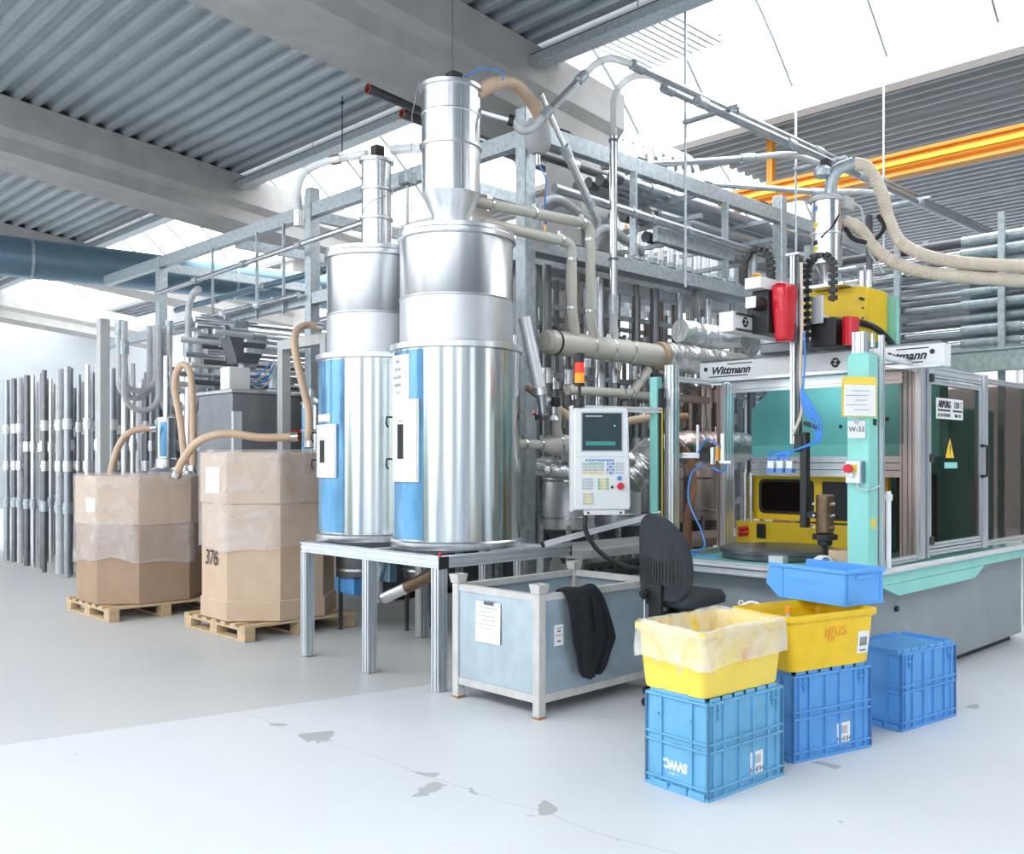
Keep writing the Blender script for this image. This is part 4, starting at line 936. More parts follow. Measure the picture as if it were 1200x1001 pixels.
# kick beam (runs across the main beam)
f = MB(); f.box(5.55, 7.3, 3.74, 3.86, 2.50, 2.64); kb = f.build('kick_beam', 'white', t, bevel=.006)
for z in (2.625, 2.515):
    f = MB(); f.cyl((5.58, 3.732, z), (7.2, 3.732, z), .010, n=8); f.build('linear_rail', 'dark_steel', kb)
emblem((5.70, 3.738, 2.575), (1, 0, 0), kb)
f = MB(); f.box(6.30, 6.60, 3.60, 4.0, 2.416, 2.499); f.build('carriage', 'dark_steel', t, bevel=.01)
f = MB(); f.extrude([(6.34, 3.90, 2.42), (6.34, 4.06, 2.42), (6.34, 4.0, 2.50), (6.34, 3.95, 2.62), (6.34, 3.88, 2.62)], (.1, 0, 0)); f.build('cable_bracket', 'white', t, bevel=.005)
# arm carriage with red hood
f = MB(); f.box(5.78, 6.12, 3.60, 3.735, 2.50, 2.80); f.build('arm_carriage', 'black', t, bevel=.008)
f = MB(); f.box(5.68, 5.98, 3.60, 3.73, 2.801, 2.88); f.build('cover_plate', 'white', t, bevel=.003)
f = MB(); f.cyl((5.66, 3.66, 2.70), (5.7795, 3.66, 2.70), .05, n=20); f.build('motor', 'black', t)
f = MB(); f.box(5.64, 5.6595, 3.62, 3.70, 2.66, 2.74); f.build('motor_cap', 'white', t, bevel=.005)
f = MB(); loft(f, [rrect(5.90, 3.545, .12, .09, .035, 2.44, 5), rrect(5.90, 3.545, .15, .10, .04, 2.46, 5), rrect(5.90, 3.545, .19, .12, .045, 2.68, 5), rrect(5.90, 3.545, .21, .12, .045, 2.80, 5), rrect(5.90, 3.545, .19, .11, .045, 2.835, 5), rrect(5.90, 3.545, .14, .07, .03, 2.848, 5)]); lab(f.build('hood', 'red', t, smooth=60), 'glossy red hood')
AX, AY = 5.97, 3.56
f = MB(); f.prof((AX + .045, AY - .03, 1.72), (AX + .045, AY - .03, 3.06), 1, 2, .035, (1, 0, 0)); va = f.build('vertical_arm', 'alu', t)
f = MB(); f.box(AX + .02, AX + .07, AY - .075, AY - .068, 1.74, 3.04); f.build('toothed_belt', 'dark_steel', va)
f = MB(); f.box(AX + .0, AX + .09, AY - .085, AY + .02, 3.0605, 3.075); f.build('end_plate', 'alu_light', va)
# second hood: traverse drive
f = MB(); f.box(6.18, 6.42, 3.30, 3.50, 2.416, 2.62); f.build('drive_block', 'black', t, bevel=.01)
f = MB(); f.patch(6.3, 3.36, .11, 230, 330, 2.42, 2.62, .05, 12); lab(f.build('drive_hood', 'red', t), 'red curved drive hood')
f = MB(); f.box(6.14, 6.16, 3.38, 3.47, 2.58, 2.78); f.box(6.16, 6.24, 3.38, 3.47, 2.6205, 2.64); f.build('chain_bracket', 'alu', t, bevel=.003)
def echain(name, pts, w, h, par, lk=.032):
    P = spline(pts, 10); f = MB(); acc = 0; last = P[0]
    for a, b in zip(P, P[1:]):
        acc += (b - a).length
        if acc >= lk:
            d = (b - a).normalized(); c = b; f.bar(c - d * lk * .46, c + d * lk * .46, h, w, (0, -1, 0) if abs(d.y) < .9 else (1, 0, 0)); acc = 0
    f.tube(P, h * .42, 6); return f.build(name, 'black', par)
def arch(x, y0, y1, z0, zt, z1):
    r = abs(y1 - y0) / 2; c = (y0 + y1) / 2; s = 1 if y0 > y1 else -1
    return [(x, y0, z0), (x, y0, (z0 + zt - r) / 2), (x, y0, zt - r)] + [(x, c + s * r * math.cos(R(a)), zt - r + r * math.sin(R(a))) for a in (30, 60, 90, 120, 150)] + [(x, y1, zt - r), (x, y1, z1)]
o = echain('energy_chain', arch(5.92, 3.90, 3.67, 2.885, 3.13, 2.9), .06, .03, t); o = echain('energy_chain', arch(6.12, 3.49, 3.29, 2.45, 3.06, 2.72), .06, .03, t)
f = MB(); f.tube(spline([(5.92, 3.84, 2.90), (5.92, 3.80, 2.95), (5.92, 3.74, 2.93)], 5), .012, 8); f.build('cable', 'orange', t)
# tool end
f = MB(); f.box(AX - .02, AX + .06, AY - .12, AY - .06, 1.66, 1.78); f.build('tool_changer', 'black', t, bevel=.005)
f = MB(); f.box(AX - .01, AX + .05, AY - .15, AY - .10, 1.13, 1.80); f.build('extension_bar', 'black', t, bevel=.004)
f = MB(); f.box(AX - .02, AX + .02, AY - .06, AY + .12, 1.58, 1.60); f.build('cross_plate', 'alu', t)
for k in range(3):
    f = MB(); y = AY + .12 - k * .075; f.box(AX - .045, AX - .005, y - .03, y + .02, 1.545, 1.60); g = f.build('gripper', 'white', t, bevel=.003)
    f = MB(); f.box(AX - .05, AX - .001, y - .033, y + .023, 1.515, 1.544); f.build('gripper_jaw', 'key_blue', g)
for k in range(8):
    a = random.uniform; f = MB()
    f.tube(spline([(AX + .02, AY - .09, 2.25 - k * .02), (AX - .01, AY - .12 - .01 * k, 2.0), (AX - .02, AY - .20 - .025 * (k % 4), 1.86), (AX - .02, AY - .22 - .02 * (k % 3), 1.74), (AX - .03, AY - .06, 1.67), (AX - .03, AY + .12 - (k % 3) * .07, 1.66 - .01 * k), (AX - .03, AY + .13 - (k % 3) * .075, 1.61)], 8), .0065, 6); f.build('air_hose', 'blue_hose', t)
f = MB(); f.tube(spline([(AX + .02, AY - .095, 3.0), (AX + .02, AY - .10, 2.6), (AX + .01, AY - .095, 2.2), (AX, AY - .11, 1.95), (AX - .02, AY - .05, 1.78)], 8), .012, 8); f.build('cable_bundle', 'cream_hose', t)
f = MB(); f.tube(spline([(AX + .02, AY - .12, 2.5), (AX + .02, AY - .125, 2.3), (AX + .01, AY - .115, 2.1)], 6), .007, 6); f.build('air_hose', 'blue_hose', t)
for k in range(5):
    f = MB(); f.bar((AX - .02, AY - .14 - k * .025, 1.87 - k * .008), (AX - .01, AY - .165 - k * .025, 1.85 - k * .008), .018, .03); f.build('quick_coupling', 'black', t)
f = MB(); f.box(AX - .0, AX + .05, AY - .36, AY - .151, 1.20, 1.24); f.build('bracket', 'black', t)
f = MB(); f.lathe((AX + .02, AY - .28, 0), [(.055, 1.10), (.06, 1.105), (.06, 1.36), (.052, 1.365)], 24); cy_ = f.build('drum', 'brown_steel', t); lab(cy_, 'brown steel clamping drum')
f = MB(); f.lathe((AX + .02, AY - .28, 0), [(.012, .95), (.02, 1.0), (.05, 1.02), (.05, 1.05), (.085, 1.055), (.085, 1.09), (.05, 1.098)], 24); f.build('flange', 'black', t)
for k in range(3):
    for s in (-1, 1):
        f = MB(); z = 1.14 + k * .08; f.cyl((AX - .03, AY - .28 + s * .06, z), (AX + .0, AY - .28 + s * .085, z), .010, n=8); f.build('clamp_screw', 'steel', cy_)

# ================================================================== INJECTION UNIT AND LOADER ABOVE
t = thing('injection_unit', 'yellow hooded injection unit on top of the press', 'machine', (7.1, 3.6, 2.45))
f = MB(); f.extrude([(7.0, 4.05, 2.53), (7.0, 4.05, 2.90), (7.0, 4.0, 2.98), (7.0, 3.53, 2.98), (7.0, 3.47, 2.96), (7.0, 3.47, 2.53)], (.36, 0, 0)); f.build('hood', 'yellow_deep', t, bevel=.012)
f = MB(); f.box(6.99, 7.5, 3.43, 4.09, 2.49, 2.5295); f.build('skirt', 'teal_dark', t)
f = MB(); f.box(7.361, 7.41, 3.40, 3.54, 2.53, 2.93); f.build('side_plate', 'teal', t)
f = MB(); f.box(7.05, 7.35, 3.5, 4.0, 2.40, 2.4895); f.build('support_block', 'dark_steel', t)
f = MB(); f.tube(spline([(6.985, 3.98, 2.70), (6.97, 3.80, 2.73), (6.97, 3.60, 2.70), (6.99, 3.45, 2.66), (7.12, 3.40, 2.60), (7.3, 3.38, 2.5)], 8), .026, 8); f.build('cable_hose', 'black', t)
f = MB(); f.tube([(6.998, 3.88, 2.60), (6.96, 3.87, 2.60), (6.96, 3.77, 2.605), (6.998, 3.76, 2.605)], .012, 8); f.build('handle', 'black', t)
f = MB(); f.cyl((6.999, 3.505, 2.87), (6.95, 3.505, 2.87), .012, n=8); f.build('knob', 'black', t)
for z in (2.60, 2.72, 2.80):
    f = MB(); f.cyl((6.999, 3.505, z), (6.994, 3.505, z), .008, n=8); f.build('screw', 'black', t)
f = MB(); f.box(6.86, 7.3, 3.60, 3.92, 2.981, 3.005); f.build('mounting_plate', 'alu', t)
for y in (3.53, 3.59):
    f = MB(); f.cyl((7.15, y, 2.981), (7.15, y, 3.12), .028, n=16); f.build('guide_sleeve', 'steel', t)
f = MB(); f.box(7.20, 7.24, 3.54, 3.58, 2.981, 3.58); f.build('mast', 'dark_steel', t, bevel=.003)
LX, LY = 6.93, 3.78
t = thing('hopper_loader', 'small stainless hopper loader with hazard stickers above the injection unit', 'loader', (LX, LY, 3.005))
f = MB(); f.lathe((LX, LY, 0), [(.035, 3.006), (.035, 3.05), (.085, 3.16), (.09, 3.165)], 28); f.build('cone', 'brushed', t)
f = MB(); f.lathe((LX, LY, 0), [(.122, 3.166), (.122, 3.66)], 40); f.build('body', 'steel', t, smooth=60)
f = MB(); f.lathe((LX, LY, 0), [(.1222, 3.395), (.127, 3.40), (.127, 3.412), (.1222, 3.417)], 40); f.build('seam_ring', 'brushed', t)
f = MB(); f.lathe((LX, LY, 0), [(.123, 3.6605), (.138, 3.665), (.138, 3.69), (.11, 3.71), (.05, 3.715)], 36); f.build('lid', 'grey_paint', t)
f = MB(); f.box(LX + .02, LX + .16, LY - .16, LY - .06, 3.60, 3.70); f.build('valve', 'grey_paint', t, bevel=.01)
f = MB(); f.tube(spline([(LX + .02, LY - .02, 3.715), (LX + .03, LY - .03, 3.84), (LX + .06, LY - .07, 3.93), (LX + .15, LY - .15, 3.985)], 8), .05, 14); f.build('suction_elbow', 'galv', t)
f = MB(); f.lathe((LX - .01, LY + .03, 0), [(.055, 3.87), (.07, 3.88), (.07, 3.93), (.045, 3.96)], 20); f.build('filter_head', 'galv', t)
f = MB(); f.box(LX - .02, LX + .05, LY - .02, LY + .05, 3.961, 4.02); f.build('valve_cap', 'black', t, bevel=.01)
ca = math.degrees(math.atan2(-LY, -LX))
for z, m_ in ((3.60, 'key_blue'), (3.47, 'yellow_light'), (3.33, 'print'), (3.28, 'yellow_light'), (3.22, 'print')):
    f = MB(); f.patch(LX, LY, .1222, ca - 55, ca - 35, z - .018, z + .018, .0015, 4); f.build('sticker', m_, t)
f = MB(); f.tube(spline([(LX - .02, LY - .12, 3.55), (LX - .08, LY - .11, 3.46), (LX - .13, LY - .02, 3.36)], 6), .006, 6); f.build('cable', 'black', t)
f = MB(); f.tube(spline([(LX + .14, LY - .16, 3.66), (LX + .2, LY - .2, 3.6), (LX + .22, LY - .24, 3.3), (LX + .3, LY - .34, 3.1)], 8), .009, 8); f.build('air_line', 'grey_paint', t)
def ribbed(name, label, pts, r, m, rib=.012, n=14):
    P = spline(pts, 14); out = [P[0]]
    acc = 0
    for a, b in zip(P, P[1:]):
        L_ = (b - a).length; k = max(1, int(L_ / rib * 2))
        for q in range(1, k + 1): out.append(a + (b - a) * q / k)
    rad = [r if i % 2 else r * .90 for i in range(len(out))]
    f = MB(); f.tube(out, rad, n); return tag(f.build(name, m, smooth=60), label, 'hose')
ribbed('suction_hose', 'cream ribbed suction hose leaving the loader elbow', [(LX + .15, LY - .15, 3.985), (LX + .23, LY - .24, 3.94), (LX + .30, LY - .32, 3.74), (LX + .34, LY - .37, 3.5), (LX + .42, LY - .48, 3.30), (LX + .70, LY - .78, 3.18), (LX + 1.5, LY - 1.4, 3.16), (9.18, 1.95, 3.16)], .052, 'cream_hose')
ribbed('suction_hose', 'cream ribbed suction hose sagging from the loader body', [(LX + .09, LY - .10, 3.52), (LX + .17, LY - .20, 3.45), (LX + .26, LY - .30, 3.28), (LX + .40, LY - .46, 3.15), (LX + .66, LY - .74, 3.07), (LX + 1.5, LY - 1.3, 3.05), (9.18, 2.2, 3.05)], .052, 'cream_hose')
f = MB(); f.tube(spline([(LX + .09, LY - .11, 3.46), (LX + .12, LY - .18, 3.36), (LX + .22, LY - .28, 3.35), (LX + .30, LY - .34, 3.46), (LX + .27, LY - .30, 3.56)], 8), .018, 8); tag(f.build('black_hose', 'black'), 'short black hose looped beside the loader', 'hose')

# ================================================================== PIPES AND HOSES BEHIND
def elbow(p, d0, d1, r, n=6):
    """quarter bend leaving p along d0 and ending along d1"""
    p, d0, d1 = V3(p), V3(d0), V3(d1)
    return [p + d0 * r * math.sin(R(90 * k / n)) + d1 * r * (1 - math.cos(R(90 * k / n))) for k in range(n + 1)]
def clamp(p, d, r, par, m='steel', w=.022):
    p, d = V3(p), V3(d).normalized(); f = MB(); f.cyl(p - d * w / 2, p + d * w / 2, r + .006, n=20)
    f.box(p.x - .018, p.x + .018, p.y - .012, p.y + .012, p.z + r + .004, p.z + r + .032); return f.build('clamp', m, par)
# header
t = thing('header_pipe', 'thick beige header pipe with ring clamps running behind the control terminal', 'pipe', (6.0, 6.04, 2.67))
f = MB(); f.cyl((6.02, 6.04, 2.67), (7.62, 6.04, 2.67), .112, n=28); f.build('tube', 'beige', t)
f = MB(); f.lathe((0, 0, 0), [(.105, 0), (.09, .03), (.02, .045)], 24); f.v = [(6.019 - z, 6.04 + x, 2.67 + y) for x, y, z in f.v]; f.build('end_cap', 'beige', t)
clamp((6.12, 6.04, 2.67), (1, 0, 0), .112, t, 'black'); clamp((6.58, 6.04, 2.67), (1, 0, 0), .112, t); clamp((6.86, 6.04, 2.67), (1, 0, 0), .112, t); clamp((7.15, 6.04, 2.67), (1, 0, 0), .112, t)
f = MB(); f.cyl((7.60, 6.04, 2.67), (7.66, 6.04, 2.67), .135, .145, n=24); f.build('insulation_edge', 'wood', t)
def foil_pipe(label, pts, r, grp='foil-wrapped ducts'):
    P = spline(pts, 10); rr = random.Random(len(label)); f = MB(); f.tube(P, [r * rr.uniform(.93, 1.06) for _ in P], 18)
    return tag(f.build('foil_duct', 'foil', smooth=70), label, 'duct')
foil_pipe('silver foil-wrapped duct continuing the thick beige header pipe', [(7.665, 6.04, 2.67), (8.2, 6.04, 2.67), (8.8, 6.02, 2.66), (9.6, 6.0, 2.64)], .15)
foil_pipe('foil-wrapped duct bending up above the white gantry beam', [(8.1, 5.25, 2.78), (8.5, 5.1, 2.86), (8.75, 4.95, 2.98), (8.95, 4.8, 2.88), (9.1, 4.6, 2.65)], .15)
foil_pipe('foil-wrapped duct drooping behind the press guard', [(7.4, 5.6, 2.86), (7.9, 5.55, 2.84), (8.5, 5.5, 2.9), (9.4, 5.4, 2.95)], .12)
foil_pipe('foil-wrapped duct low behind the control terminal', [(5.86, 6.0, 1.54), (6.0, 5.8, 1.52), (6.2, 5.6, 1.53), (6.5, 5.45, 1.60)], .085)
foil_pipe('foil-wrapped duct between terminal and teal post', [(6.5, 5.5, 1.42), (6.62, 5.45, 1.55), (6.75, 5.4, 1.68), (7.2, 5.3, 1.73), (7.9, 5.2, 1.73)], .15)
def beige(label, path, r, clamps=()):
    t = thing('beige_pipe', label, 'pipe', path[0]); f = MB(); f.tube(path, r, 16); f.build('tube', 'beige', t)
    for p, d in clamps: clamp(p, d, r, t)
    return t
r_ = .047; e = .09
beige('upper beige pipe bending down beside the frame column into the header', [(5.03, 5.93, 3.72), (6.48 - e, 5.93, 3.78)] + elbow((6.48 - e, 5.93, 3.78), (1, 0, 0), (0, 0, -1), e) + [(6.48, 5.93, 2.95), (6.60, 5.99, 2.76)], r_,
      (((5.25, 5.93, 3.73), (1, 0, 0)), ((5.75, 5.93, 3.75), (1, 0, 0)), ((6.36, 5.93, 3.775), (1, 0, 0)), ((6.48, 5.93, 3.64), (0, 0, 1)), ((6.48, 5.93, 2.98), (0, 0, 1))))
beige('lower beige pipe bending down beside the frame column into the header', [(5.16, 5.93, 3.565), (6.23 - e, 5.93, 3.57)] + elbow((6.23 - e, 5.93, 3.57), (1, 0, 0), (0, 0, -1), e) + [(6.23, 5.93, 2.95), (6.34, 5.99, 2.76)], r_,
      (((6.08, 5.93, 3.57), (1, 0, 0)), ((6.23, 5.93, 3.42), (0, 0, 1)), ((6.23, 5.93, 2.98), (0, 0, 1))))
beige('thin beige pipe joined up to the header behind the stack light', [(6.3, 6.05, 2.25), (7.15, 6.05, 2.26), (7.25, 6.05, 2.29), (7.48, 6.05, 2.52)], .045, (((7.08, 6.05, 2.26), (1, 0, 0)), ((7.20, 6.05, 2.265), (1, 0, 0)), ((7.35, 6.05, 2.39), (1, 0, 1))))
beige('thin beige pipe carrying on behind the teal post', [(7.22, 6.12, 2.26), (8.6, 6.12, 2.26)], .042, (((7.75, 6.12, 2.26), (1, 0, 0)),))
t = thing('reducer_pipe', 'beige pipe widening beside the larger silo shell', 'pipe', (5.33, 5.7, 1.735))
f = MB(); f.tube([(5.31, 5.70, 1.735), (5.62, 5.70, 1.735), (5.74, 5.70, 1.735), (6.4, 5.70, 1.735)], [.042, .042, .088, .088], 20); f.build('tube', 'beige', t)
for x, q in ((5.42, .042), (5.60, .046), (5.80, .088)): clamp((x, 5.70, 1.735), (1, 0, 0), q, t)
f = MB(); f.tube(spline([(5.62, 5.55, 2.08), (5.68, 5.58, 1.98), (5.74, 5.64, 1.86), (5.84, 5.69, 1.78)], 6), .042, 14); f.build('branch', 'beige', t)
# chute with valve
t = thing('sampling_chute', 'slanting silver chute tube with valve beside the larger silo', 'chute', (5.3, 5.55, 1.95))
f = MB(); f.cyl((5.40, 5.50, 2.19), (5.31, 5.585, 2.76), .052, .05, n=20); f.build('tube', 'alu_light', t)
f = MB(); f.cyl((5.405, 5.495, 2.13), (5.40, 5.50, 2.188), .056, n=20); f.build('collar', 'steel', t)
f = MB(); f.cyl((5.41, 5.49, 2.13), (5.42, 5.48, 1.98), .042, .03, n=16); f.build('neck', 'pipe_grey', t)
f = MB(); f.cyl((5.42, 5.48, 2.07), (5.60, 5.55, 2.08), .042, n=16); f.build('valve_body', 'galv', t)
f = MB(); f.box(5.50, 5.56, 5.42, 5.47, 2.04, 2.12); f.build('sight_box', 'black', t, bevel=.006)
f = MB(); f.lathe((5.50, 5.44, 0), [(.045, 1.93), (.03, 1.96), (.012, 1.97), (.012, 2.04)], 18); f.build('bell', 'alu_light', t)
f = MB(); f.box(5.36, 5.44, 5.42, 5.52, 1.93, 1.975); f.build('outlet', 'dark_steel', t, bevel=.008)
f = MB(); f.cyl((5.34, 5.5, 1.98), (5.30, 5.47, 1.99), .015, n=8); f.build('lever', 'red', t)
def hose(label, pts, r, m, fit=True, name='material_hose'):
    P = spline(pts, 9); t = thing(name, label, 'hose', pts[0]); f = MB(); f.tube(P, r, 14); f.build('tube', m, t)
    if fit:
        for a, b in ((P[0], P[1]), (P[-1], P[-2])):
            d = (b - a).normalized(); f = MB(); f.cyl(a - d * .01, a + d * .05, r + .008, n=14); f.build('coupling', 'steel', t)
    return t
hose('tan hose slanting down behind the control terminal', [(5.69, 5.95, 2.24), (5.78, 5.80, 2.12), (5.88, 5.6, 1.97), (6.1, 5.45, 1.90), (6.5, 5.32, 1.97), (7.0, 5.22, 2.0)], .036, 'tan_hose', False)
hose('tan hose curving behind the tinted side pane', [(6.45, 4.9, 1.75), (6.55, 4.85, 1.62), (6.56, 4.82, 1.4), (6.48, 4.79, 1.25), (6.40, 4.76, 1.08), (6.38, 4.74, .6), (6.40, 4.72, .05)], .035, 'tan_hose')
hose('brown hose curling over the wide receiver on the larger silo', [(4.92, 5.72, 4.50), (5.05, 5.66, 4.60), (5.30, 5.70, 4.68), (5.52, 5.72, 4.60), (5.66, 5.72, 4.46)], .055, 'tan_hose', False)
# hose + tube line from the wide receiver up to the overhead tubes
t = thing('conveying_line', 'clear hose and steel tube rising from the wide receiver to overhead tubes', 'pipe', (5.16, 5.54, 4.3))
f = MB(); f.tube(spline([(5.14, 5.55, 4.305), (5.24, 5.54, 4.25), (5.34, 5.52, 4.29), (5.44, 5.49, 4.40)], 8), .034, 12); f.build('hose', 'clear_hose', t)
f = MB(); f.cyl((5.43, 5.492, 4.39), (5.80, 5.40, 4.80), .030, n=14); f.build('tube', 'steel', t)
f = MB(); f.cyl((5.42, 5.495, 4.38), (5.50, 5.475, 4.468), .042, n=14); f.build('coupling', 'galv', t)
f = MB(); f.cyl((5.76, 5.41, 4.756), (5.83, 5.392, 4.833), .042, n=14); f.build('coupling', 'galv', t)
f = MB(); f.tube(spline([(5.80, 5.40, 4.80), (5.92, 5.36, 4.93), (6.05, 5.31, 5.0), (6.25, 5.25, 5.0)], 8), .032, 12); f.build('hose', 'clear_hose', t)
t = thing('telescopic_tube', 'slanting telescopic steel tube bolted across the upper frame beam', 'pipe', (6.42, 5.74, 3.75))
f = MB(); f.cyl((5.56, 5.65, 4.66), (5.90, 5.70, 4.30), .022, n=12); f.build('inner_tube', 'steel', t)
f = MB(); f.cyl((5.90, 5.70, 4.30), (6.41, 5.77, 3.76), .036, n=14); f.build('outer_tube', 'brushed', t)
f = MB(); f.cyl((5.89, 5.699, 4.31), (5.96, 5.708, 4.236), .044, n=14); f.build('coupling', 'galv', t)
f = MB(); f.cyl((6.26, 5.75, 3.92), (6.30, 5.755, 3.875), .044, n=14); f.build('coupling', 'galv', t)
# small tank junction (grey funnel) on the column top
t = thing('cyclone_pot', 'grey cyclone pot hanging at the head of the frame column', 'pot', (5.87, 6.02, 4.3))
f = MB(); f.lathe((5.90, 6.03, 0), [(.05, 4.32), (.10, 4.36), (.12, 4.42), (.12, 4.56), (.09, 4.62), (.03, 4.63)], 28); f.build('body', 'grey_paint', t)
f = MB(); f.cyl((5.90, 6.03, 4.22), (5.90, 6.03, 4.319), .025, n=12); f.build('outlet', 'steel', t)
f = MB(); f.tube(spline([(5.90, 6.02, 4.23), (5.96, 5.99, 4.1), (5.94, 5.98, 3.9), (5.97, 6.0, 3.7)], 8), .008, 6); lab(f.build('air_hose', 'blue_hose', t), 'thin blue air hose')
# overhead tubes along the frame
for i, (y, z, x0, lbl) in enumerate(((5.25, 5.0, 6.25, 'upper pale conveying tube hung above the frame with ring couplings'), (5.42, 5.03, 6.9, 'rear pale conveying tube hung above the frame'), (5.12, 4.86, 7.0, 'lower pale conveying tube hung above the frame with sleeve joints'))):
    t = thing('overhead_tube', lbl, 'pipe', (x0, y, z)); f = MB(); f.cyl((x0, y, z), (14.5, y, z), .034, n=16); f.build('tube', 'pipe_grey', t)
    for k in range(4):
        x = x0 + .02 + k * 1.55; f = MB(); f.cyl((x, y, z), (x + .14, y, z), .05, n=16); f.build('coupling', 'galv', t)
for i, x in enumerate((7.52, 9.6, 11.8)):
    t = thing('hanger_rod', ('thin steel hanger rod crossing before the frame beams', 'thin hanger rod beside the frame column above the robot', 'thin hanger rod behind the loader')[i], 'rod', (x, 5.62, 3.4))
    f = MB(); f.cyl((x, 5.62, 3.3), (x, 5.62, 6.1 if x < 7.4 else 6.9), .014, n=8); f.build('rod', 'galv', t)
    f = MB(); f.box(x - .03, x + .03, 5.0, 5.64, 4.90, 4.93); f.build('bracket', 'galv', t)
# riser with clear hose arch
t = thing('riser_pipe', 'vertical steel riser crossing the beams with clear hose arch on top', 'pipe', (6.77, 5.9, 2.9))
f = MB(); f.cyl((6.77, 5.90, 3.0), (6.77, 5.90, 4.66), .036, n=16); f.build('tube', 'steel', t)
f = MB(); f.tube([(6.77, 5.90, 4.66), (6.77, 5.90, 4.85)] + arc((7.02, 5.72, 4.95), (-.81, .58, 0), (0, 0, 1), .31, 10, 120, 14) + [(7.3, 5.5, 5.14), (7.6, 5.42, 5.03)], .034, 12); f.build('hose', 'clear_hose', t)
for z in (4.62, 3.50): clamp((6.77, 5.90, z), (0, 0, 1), .04, t, 'dark_steel')
f = MB(); f.cyl((6.77, 5.90, 2.98), (6.77, 5.90, 3.16), .05, n=16); f.build('coupling', 'galv', t)
f = MB(); f.cyl((6.77, 5.90, 2.80), (6.77, 5.90, 2.98), .04, n=16); f.build('hose_end', 'clear_hose', t)
# conveying hoses crossing to the right under the roof light
for i, (pts, l) in enumerate((([(7.6, 6.8, 4.75), (8.4, 6.2, 4.85), (8.9, 5.8, 4.92), (9.3, 5.5, 4.98), (9.7, 5.3, 4.90)], 'clear hose swinging across to the overhead tubes'), ([(8.6, 7.2, 4.90), (9.6, 6.4, 4.88), (10.4, 5.8, 4.85), (10.9, 5.5, 4.9), (11.2, 5.2, 4.86)], 'second clear hose swinging across nearer the crane girder'))):
    t = thing('conveying_line', l, 'pipe', pts[0]); f = MB(); f.tube(spline(pts[:3], 8), .036, 12); f.build('tube', 'pipe_grey', t)
    f = MB(); f.tube(spline(pts[2:], 8), .036, 12); f.build('hose', 'clear_hose', t)
    p = V3(pts[2]); d = (V3(pts[3]) - V3(pts[1])).normalized(); f = MB(); f.cyl(p - d * .08, p + d * .08, .05, n=14); f.build('coupling', 'galv', t)
# thin blue-grey conduit along the lower beam
t = thing('conduit_pipe', 'slim grey conduit running along the frame below the dark pipes', 'pipe', (6.3, 6.0, 3.98))
f = MB(); f.tube([(6.1, 6.02, 4.06), (9.2, 6.02, 4.0)] + elbow((9.2, 6.02, 4.0), (1, 0, 0), (0, 0, -1), .15) + [(9.35, 6.02, 3.6)], .042, 14); f.build('tube', 'pipe_grey', t)
for x in (6.5, 7.2, 7.5, 8.1): clamp((x, 6.02, 4.06 - (x - 6.1) * .0194), (1, 0, 0), .042, t, 'galv', .05)
# dark pipe bundle
k = 0
for y, z in ((6.75, 4.66), (6.92, 4.66), (7.09, 4.66), (7.26, 4.66), (6.8, 4.42), (6.97, 4.42), (7.14, 4.42), (6.8, 4.19), (6.97, 4.19), (7.3, 4.90)):
    t = thing('rack_pipe', 'dark grey pipe lying in the %s layer of the frame rack' % {4.66: 'upper', 4.42: 'middle', 4.19: 'lower'}.get(z, '') if z < 4.8 else 'black pipe lying above the bundle on the frame rack', 'pipe', (8.0, y, z), 0, 'pipes lying on the frame rack' if z < 4.8 else None)
    x0 = {4.66: 7.75, 4.42: 8.4, 4.19: 8.6, 4.90: 7.0}[z]; f = MB(); f.cyl((x0, y, z), (13.5, y, z), .055, n=14); f.build('tube', 'pipe_grey' if z < 4.8 else 'pipe_dark', t)
    f = MB(); f.cyl((x0 - .04, y, z), (x0 + .10, y, z), .066, n=14); f.build('end_sleeve', 'dark_steel', t)
    f = MB(); f.cyl((x0 + .6, y, z), (x0 + .75, y, z), .064, n=14); f.build('coupling', 'galv', t)
# black drain pipes with red-oxide mouths under the girder
for y, z, x0, l in ((8.66, 5.62, 5.9, 'black pipe with open red mouth hung beside the concrete girder'), (8.86, 5.56, 6.5, 'shorter black pipe with red mouth behind its longer neighbour')):
    t = thing('sprinkler_pipe', l, 'pipe', (x0, y, z)); f = MB(); f.cyl((x0, y, z), (x0 + 3.2, y, z - .16), .058, n=16, cap=False); f.build('tube', 'pipe_dark', t)
    for q in (.8, 2.4):
        h_ = MB(); h_.cyl((x0 + q, y, z - .05 * q + .05), (x0 + q, y, zd(x0 + q)), .008, n=6); h_.build('hanger', 'dark_steel', t)
    f = MB(); f.lathe((0, 0, 0), [(.058, 0), (.044, -.001), (.044, .25)], 20, False); f.v = [(x0 + q, y + a, z + b) for a, b, q in f.v]; lab(f.build('mouth', 'red_oxide', t), 'red-oxide pipe mouth')
t = thing('hanger_wire', 'thin black hanger wire dropping from the roof deck', 'wire', (6.68, 10.36, 5.6)); f = MB(); f.cyl((6.68, 10.36, 5.2), (6.68, 10.36, zd(6.68)), .008, n=6); f.build('wire', 'black', t); f = MB(); f.lathe((6.68, 10.36, 6.1), [(.012, 0), (.03, .02), (.012, .04)], 10); f.build('clip', 'black', t)
t = thing('hanger_wire', 'thin hanger wire above the wide receiver', 'wire', (5.0, 6.1, 4.6)); f = MB(); f.cyl((5.0, 6.12, 4.62), (5.0, 6.12, zd(5.0)), .006, n=6); f.build('wire', 'dark_steel', t); f = MB(); f.tube(arc((5.0, 6.12, 4.60), (1, 0, 0), (0, 0, 1), .02, 0, 300, 10), .005, 6); f.build('hook', 'dark_steel', t)
